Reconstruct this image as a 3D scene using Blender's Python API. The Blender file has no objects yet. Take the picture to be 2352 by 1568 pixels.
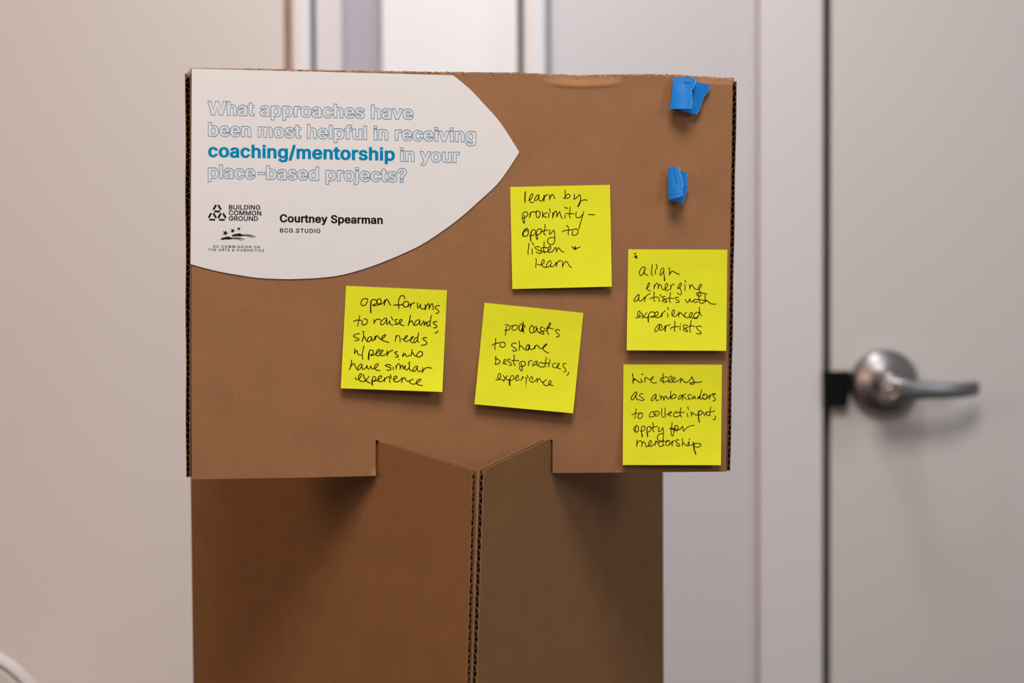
import bpy, bmesh, math, random, json
from mathutils import Vector, Matrix, Euler
random.seed(7)
S = bpy.context.scene
COL = S.collection

# ---------------------------------------------------------------- camera
FW, FH, LENS = 2352.0, 1568.0, 60.0
FPX = FW * LENS / 36.0
HC = 1.13
PITCH, ROLL = 2.15, -0.33
CAM = Vector((0, 0, HC))
ROT = (Euler((math.radians(90 - PITCH), 0, 0)).to_matrix() @ Matrix.Rotation(math.radians(ROLL), 3, 'Z'))
cd = bpy.data.cameras.new('camera'); cam = bpy.data.objects.new('camera', cd); COL.objects.link(cam)
cam.location = CAM; cam.rotation_euler = ROT.to_euler()
cd.lens = LENS; cd.sensor_width = 36.0; cd.clip_start = .02; cd.clip_end = 60
cd.dof.use_dof = True; cd.dof.focus_distance = 1.285; cd.dof.aperture_fstop = 3.75
S.camera = cam

# ---------------------------------------------------------------- world, lights, exposure
w = bpy.data.worlds.new('world'); S.world = w; w.use_nodes = True
w.node_tree.nodes['Background'].inputs[0].default_value = (.95, .93, .95, 1)
w.node_tree.nodes['Background'].inputs[1].default_value = .17
def area(name, loc, target, size, power, col, sy=None):
    l = bpy.data.lights.new(name, 'AREA'); l.energy = power; l.color = col
    l.size = size
    if sy: l.shape = 'RECTANGLE'; l.size_y = sy
    o = bpy.data.objects.new(name, l); COL.objects.link(o); o.location = loc
    o.rotation_euler = (Vector(target) - Vector(loc)).to_track_quat('-Z', 'Y').to_euler()
    return o
area('ceiling_light', (.05, .35, 2.62), (-.1, 1.05, 0), .8, 31, (1, .93, .87))
area('ceiling_light_warm', (-2.3, .1, 1.9), (-.5, 1.6, .9), .9, 15, (1, .64, .42))
area('window_daylight', (2.5, -.7, 2.3), (.1, 1.3, 1.1), 1.1, 21, (.78, .90, 1))
_l = area('added_leaf_light', (.02, 1.72, 2.64), (-.05, 2.3, 1.1), .25, 2.0, (.96, .97, 1)); _l.data.spread = math.radians(70)  # unseen lamp added to brighten the white leaf
S.view_settings.view_transform = 'Standard'; S.view_settings.look = 'None'
S.view_settings.gamma = 1; S.view_settings.use_curve_mapping = False
S.view_settings.exposure = 0.17
S.cycles.use_denoising = True
S.cycles.max_bounces = 8

# ---------------------------------------------------------------- helpers
def ray(px, py):
    return ROT @ Vector(((px - FW / 2) / FPX, -(py - FH / 2) / FPX, -1))
YAW = 8.6
HN = Vector((math.sin(math.radians(YAW)), -math.cos(math.radians(YAW)), 0))   # faces the viewer
_r = ray(1060, 640); H0 = CAM + _r * (1.285 / _r.y)
def P(px, py, off=0.0):
    """the point of the board's front plane (lifted off by off metres) seen at a photograph pixel"""
    r = ray(px, py); o = H0 + HN * off
    return CAM + r * ((o - CAM).dot(HN) / r.dot(HN))
def W(px, py, y):
    r = ray(px, py)
    return CAM + r * (y / r.y)

def add(name, verts, faces, mat, parent=None, origin=None, smooth=False, label=None, mats=None, fmat=None):
    o0 = Vector(origin) if origin is not None else (parent['_o'] if False else None)
    if o0 is None: o0 = parent.matrix_basis.translation.copy() if parent else Vector((0, 0, 0))
    base = ABS.get(parent.name, Vector((0, 0, 0))) if parent else Vector((0, 0, 0))
    if origin is None and parent: o0 = base
    me = bpy.data.meshes.new(name)
    me.from_pydata([tuple(Vector(v) - o0) for v in verts], [], faces)
    for m in (mats or [mat]): me.materials.append(m)
    if fmat: me.polygons.foreach_set('material_index', fmat)
    if smooth: me.polygons.foreach_set('use_smooth', [True] * len(me.polygons))
    me.update()
    o = bpy.data.objects.new(name, me); COL.objects.link(o)
    ABS[o.name] = o0
    if parent: o.parent = parent; o.location = o0 - base
    else: o.location = o0
    if label: o['label'] = label
    return o
ABS = {}
def thing(name, loc, label, cat, group=None):
    o = bpy.data.objects.new(name, None); COL.objects.link(o); o.location = loc; o.empty_display_size = .05
    ABS[o.name] = Vector(loc); tag(o, label, cat, group); return o
def tag(o, label, cat, group=None):
    o['label'] = label; o['category'] = cat
    if group: o['group'] = group
    return o
def struct(o, label=None, cat=None):
    o['kind'] = 'structure'
    if label: o['label'] = label
    if cat: o['category'] = cat
    return o

class MB:
    def __init__(s): s.v = []; s.f = []; s.m = []
    def quad(s, *p, m=0):
        n = len(s.v); s.v += [Vector(q) for q in p]; s.f.append(tuple(range(n, n + len(p)))); s.m.append(m)
    def box(s, a, b, m=0):
        x0, y0, z0 = a; x1, y1, z1 = b; n = len(s.v)
        s.v += [Vector(q) for q in ((x0,y0,z0),(x1,y0,z0),(x1,y1,z0),(x0,y1,z0),(x0,y0,z1),(x1,y0,z1),(x1,y1,z1),(x0,y1,z1))]
        for q in ((3,2,1,0),(4,5,6,7),(0,1,5,4),(1,2,6,5),(2,3,7,6),(3,0,4,7)): s.f.append(tuple(n + i for i in q)); s.m.append(m)
    def grid(s, rows, m=0, flip=False):
        n = len(s.v); c = len(rows[0])
        for r in rows: s.v += [Vector(q) for q in r]
        for i in range(len(rows) - 1):
            for j in range(c - 1):
                q = (n+i*c+j, n+i*c+j+1, n+(i+1)*c+j+1, n+(i+1)*c+j)
                s.f.append(q[::-1] if flip else q); s.m.append(m)
    def sheet(s, front, back, m=0, em=None):
        """closed thin sheet between two grids of equal size"""
        s.grid(front, m, True); s.grid(back, m)
        R, C = len(front), len(front[0])
        edge = [(0, j) for j in range(C)] + [(i, C-1) for i in range(1, R)] + [(R-1, j) for j in range(C-2, -1, -1)] + [(i, 0) for i in range(R-2, -1, -1)]
        for (a, b), (c, d) in zip(edge, edge[1:]): s.quad(front[a][b], front[c][d], back[c][d], back[a][b], m=m if em is None else em)
    def out(s, name, mat, **k):
        mats = k.pop('mats', None)
        return add(name, s.v, s.f, mat, mats=mats, fmat=s.m if mats else None, **k)

# ---------------------------------------------------------------- materials
def mat(name, col, rough=.6, metal=0, noise=None, bump=0, coat=0, spec=None):
    m = bpy.data.materials.new(name); m.use_nodes = True
    nt = m.node_tree; b = nt.nodes['Principled BSDF']
    b.inputs['Base Color'].default_value = (*col, 1); b.inputs['Roughness'].default_value = rough
    b.inputs['Metallic'].default_value = metal
    if coat: b.inputs['Coat Weight'].default_value = coat; b.inputs['Coat Roughness'].default_value = .12
    if spec is not None: b.inputs['Specular IOR Level'].default_value = spec
    if noise:
        sc, amt = noise
        tc = nt.nodes.new('ShaderNodeTexCoord'); n = nt.nodes.new('ShaderNodeTexNoise')
        n.inputs['Scale'].default_value = sc; n.inputs['Detail'].default_value = 3
        nt.links.new(tc.outputs['Object'], n.inputs['Vector'])
        r = nt.nodes.new('ShaderNodeMapRange'); r.inputs['From Min'].default_value = .3; r.inputs['From Max'].default_value = .7
        r.inputs['To Min'].default_value = 1 - amt; r.inputs['To Max'].default_value = 1 + amt
        nt.links.new(n.outputs['Fac'], r.inputs['Value'])
        mx = nt.nodes.new('ShaderNodeMix'); mx.data_type = 'RGBA'; mx.blend_type = 'MULTIPLY'; mx.inputs[0].default_value = 1
        mx.inputs[6].default_value = (*col, 1); nt.links.new(r.outputs[0], mx.inputs[7]); nt.links.new(mx.outputs[2], b.inputs['Base Color'])
        if bump:
            bp = nt.nodes.new('ShaderNodeBump'); bp.inputs['Strength'].default_value = bump; bp.inputs['Distance'].default_value = .0005
            nt.links.new(n.outputs['Fac'], bp.inputs['Height']); nt.links.new(bp.outputs[0], b.inputs['Normal'])
    return m

def cardboard(name, col, streak=.0, grain=.16):
    m = bpy.data.materials.new(name); m.use_nodes = True
    nt = m.node_tree; L = nt.links.new; N = nt.nodes.new; b = nt.nodes['Principled BSDF']
    b.inputs['Roughness'].default_value = .72; b.inputs['Specular IOR Level'].default_value = .25
    tc = N('ShaderNodeTexCoord')
    def noise(scale, detail, mp=None):
        n = N('ShaderNodeTexNoise'); n.inputs['Scale'].default_value = scale; n.inputs['Detail'].default_value = detail
        if mp:
            g = N('ShaderNodeMapping'); g.inputs['Scale'].default_value = mp; L(tc.outputs['Object'], g.inputs['Vector']); L(g.outputs[0], n.inputs['Vector'])
        else: L(tc.outputs['Object'], n.inputs['Vector'])
        return n
    def rng(src, a, bb, lo, hi):
        r = N('ShaderNodeMapRange'); r.inputs['From Min'].default_value = a; r.inputs['From Max'].default_value = bb
        r.inputs['To Min'].default_value = lo; r.inputs['To Max'].default_value = hi; L(src, r.inputs['Value']); return r.outputs[0]
    def mul(x, y):
        q = N('ShaderNodeMath'); q.operation = 'MULTIPLY'; L(x, q.inputs[0]); L(y, q.inputs[1]); return q.outputs[0]
    f = rng(noise(1900, 4).outputs['Fac'], .3, .7, 1 - grain, 1 + grain)
    f = mul(f, rng(noise(38, 3).outputs['Fac'], .3, .7, .95, 1.05))
    f = mul(f, rng(noise(1, 4, (420, 420, 24)).outputs['Fac'], .3, .7, 1 - streak, 1 + streak))
    # sparse pale fibres and dark specks
    for sc, size, thr, lo, rot, st in ((170, .040, .55, 2.1, 0, 1), (210, .055, .55, .58, 0, 1), (60, .018, .5, 2.1, 0, 1), (260, .055, .50, .60, .6, .2), (240, .05, .55, .62, -.9, .2), (250, .05, .50, 1.6, 1.5, .2), (280, .05, .55, 1.5, .3, .2)):
        v = N('ShaderNodeTexVoronoi'); v.inputs['Scale'].default_value = sc
        vr = N('ShaderNodeVectorRotate'); vr.rotation_type = 'Y_AXIS'; vr.inputs['Angle'].default_value = rot; L(tc.outputs['Object'], vr.inputs['Vector'])
        g = N('ShaderNodeMapping'); g.inputs['Scale'].default_value = (1, 1, st); L(vr.outputs[0], g.inputs['Vector']); L(g.outputs[0], v.inputs['Vector'])
        a = N('ShaderNodeMath'); a.operation = 'LESS_THAN'; L(v.outputs['Distance'], a.inputs[0]); a.inputs[1].default_value = size
        sp = N('ShaderNodeSeparateColor'); L(v.outputs['Color'], sp.inputs[0])
        c = N('ShaderNodeMath'); c.operation = 'GREATER_THAN'; L(sp.outputs[0], c.inputs[0]); c.inputs[1].default_value = thr
        f = mul(f, rng(mul(a.outputs[0], c.outputs[0]), 0, 1, 1, lo))
    mx = N('ShaderNodeMix'); mx.data_type = 'RGBA'; mx.blend_type = 'MULTIPLY'; mx.inputs[0].default_value = 1
    mx.inputs[6].default_value = (*col, 1); L(f, mx.inputs[7]); L(mx.outputs[2], b.inputs['Base Color'])
    bp = N('ShaderNodeBump'); bp.inputs['Strength'].default_value = .25; bp.inputs['Distance'].default_value = .0003
    L(f, bp.inputs['Height']); L(bp.outputs[0], b.inputs['Normal'])
    return m

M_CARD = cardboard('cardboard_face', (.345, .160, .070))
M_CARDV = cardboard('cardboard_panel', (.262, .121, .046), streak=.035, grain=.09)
M_FLUTE = cardboard('cardboard_fluting', (.38, .185, .09))
M_CUT = cardboard('lit_cut_liner_edge', (.50, .30, .18))  # pale cut kraft, with light on upturned edges put into its colour
M_FLUTEIN = cardboard('shaded_fluting_medium', (.13, .065, .032))  # darker medium, its colour deepened further for shade inside the cells
M_TORN = mat('torn_paper_fibre', (.47, .29, .19), .85, noise=(900, .35))
M_PAPER = mat('white_paper', (.87, .825, .815), .55, noise=(60, .008), spec=.3)
M_NOTE = mat('yellow_paper', (.89, .872, .018), .6, noise=(45, .03), spec=.25)
M_INK = mat('black_ink', (.010, .006, .008), .6, spec=.05)
M_PRINT = mat('black_print', (.016, .010, .010), .7, spec=.05)
M_CYAN = mat('blue_print', (.0, .265, .52), .7, spec=.05)
M_LINE = mat('blue_outline_print', (.09, .28, .48), .7, spec=.05)
M_TAPE = mat('blue_tape', (.0, .185, .60), .5, noise=(500, .10), bump=.2, spec=.22)
M_TAPEEDGE = mat('torn_tape_edge', (.16, .36, .70), .7, noise=(700, .2))
M_WALL = mat('wall_paint', (.70, .645, .625), .55, noise=(3, .012))
M_WALLR = mat('grey_white_panel_paint', (.63, .605, .635), .45, noise=(3, .012))
M_DOOR = mat('door_paint', (.68, .635, .625), .42, noise=(2.5, .012))
M_TRIM = mat('trim_paint', (.74, .70, .72), .38, noise=(4, .01))
M_GLOSS = mat('glossy_white_paint', (.80, .78, .80), .16, noise=(4, .01))
M_LEAF = mat('white_leaf_paint', (.84, .83, .86), .35, noise=(4, .01))
M_GREY = mat('grey_paint', (.44, .41, .45), .5, noise=(5, .02))
M_SEAM = mat('grey_seam', (.25, .235, .27), .5, noise=(40, .05))
M_RET = mat('taupe_paint', (.42, .385, .37), .5, noise=(20, .03))
M_WOOD = mat('brown_edge', (.36, .22, .13), .55, noise=(30, .1))
M_BLACK = mat('black_rubber', (.006, .0055, .006), .7, noise=(80, .1), spec=.08)
M_NICKEL = mat('satin_nickel', (.34, .325, .335), .38, 1, noise=(200, .03))
M_BRASS = mat('key_cylinder', (.40, .33, .29), .45, 1, noise=(200, .05))
M_FLOOR = mat('floor_carpet', (.05, .042, .040), .95, noise=(120, .3), bump=.3)
M_CEIL = mat('ceiling_tile', (.80, .78, .76), .8, noise=(60, .03))
M_PLASTIC = mat('white_plastic', (.80, .77, .77), .3, noise=(10, .01))

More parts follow.
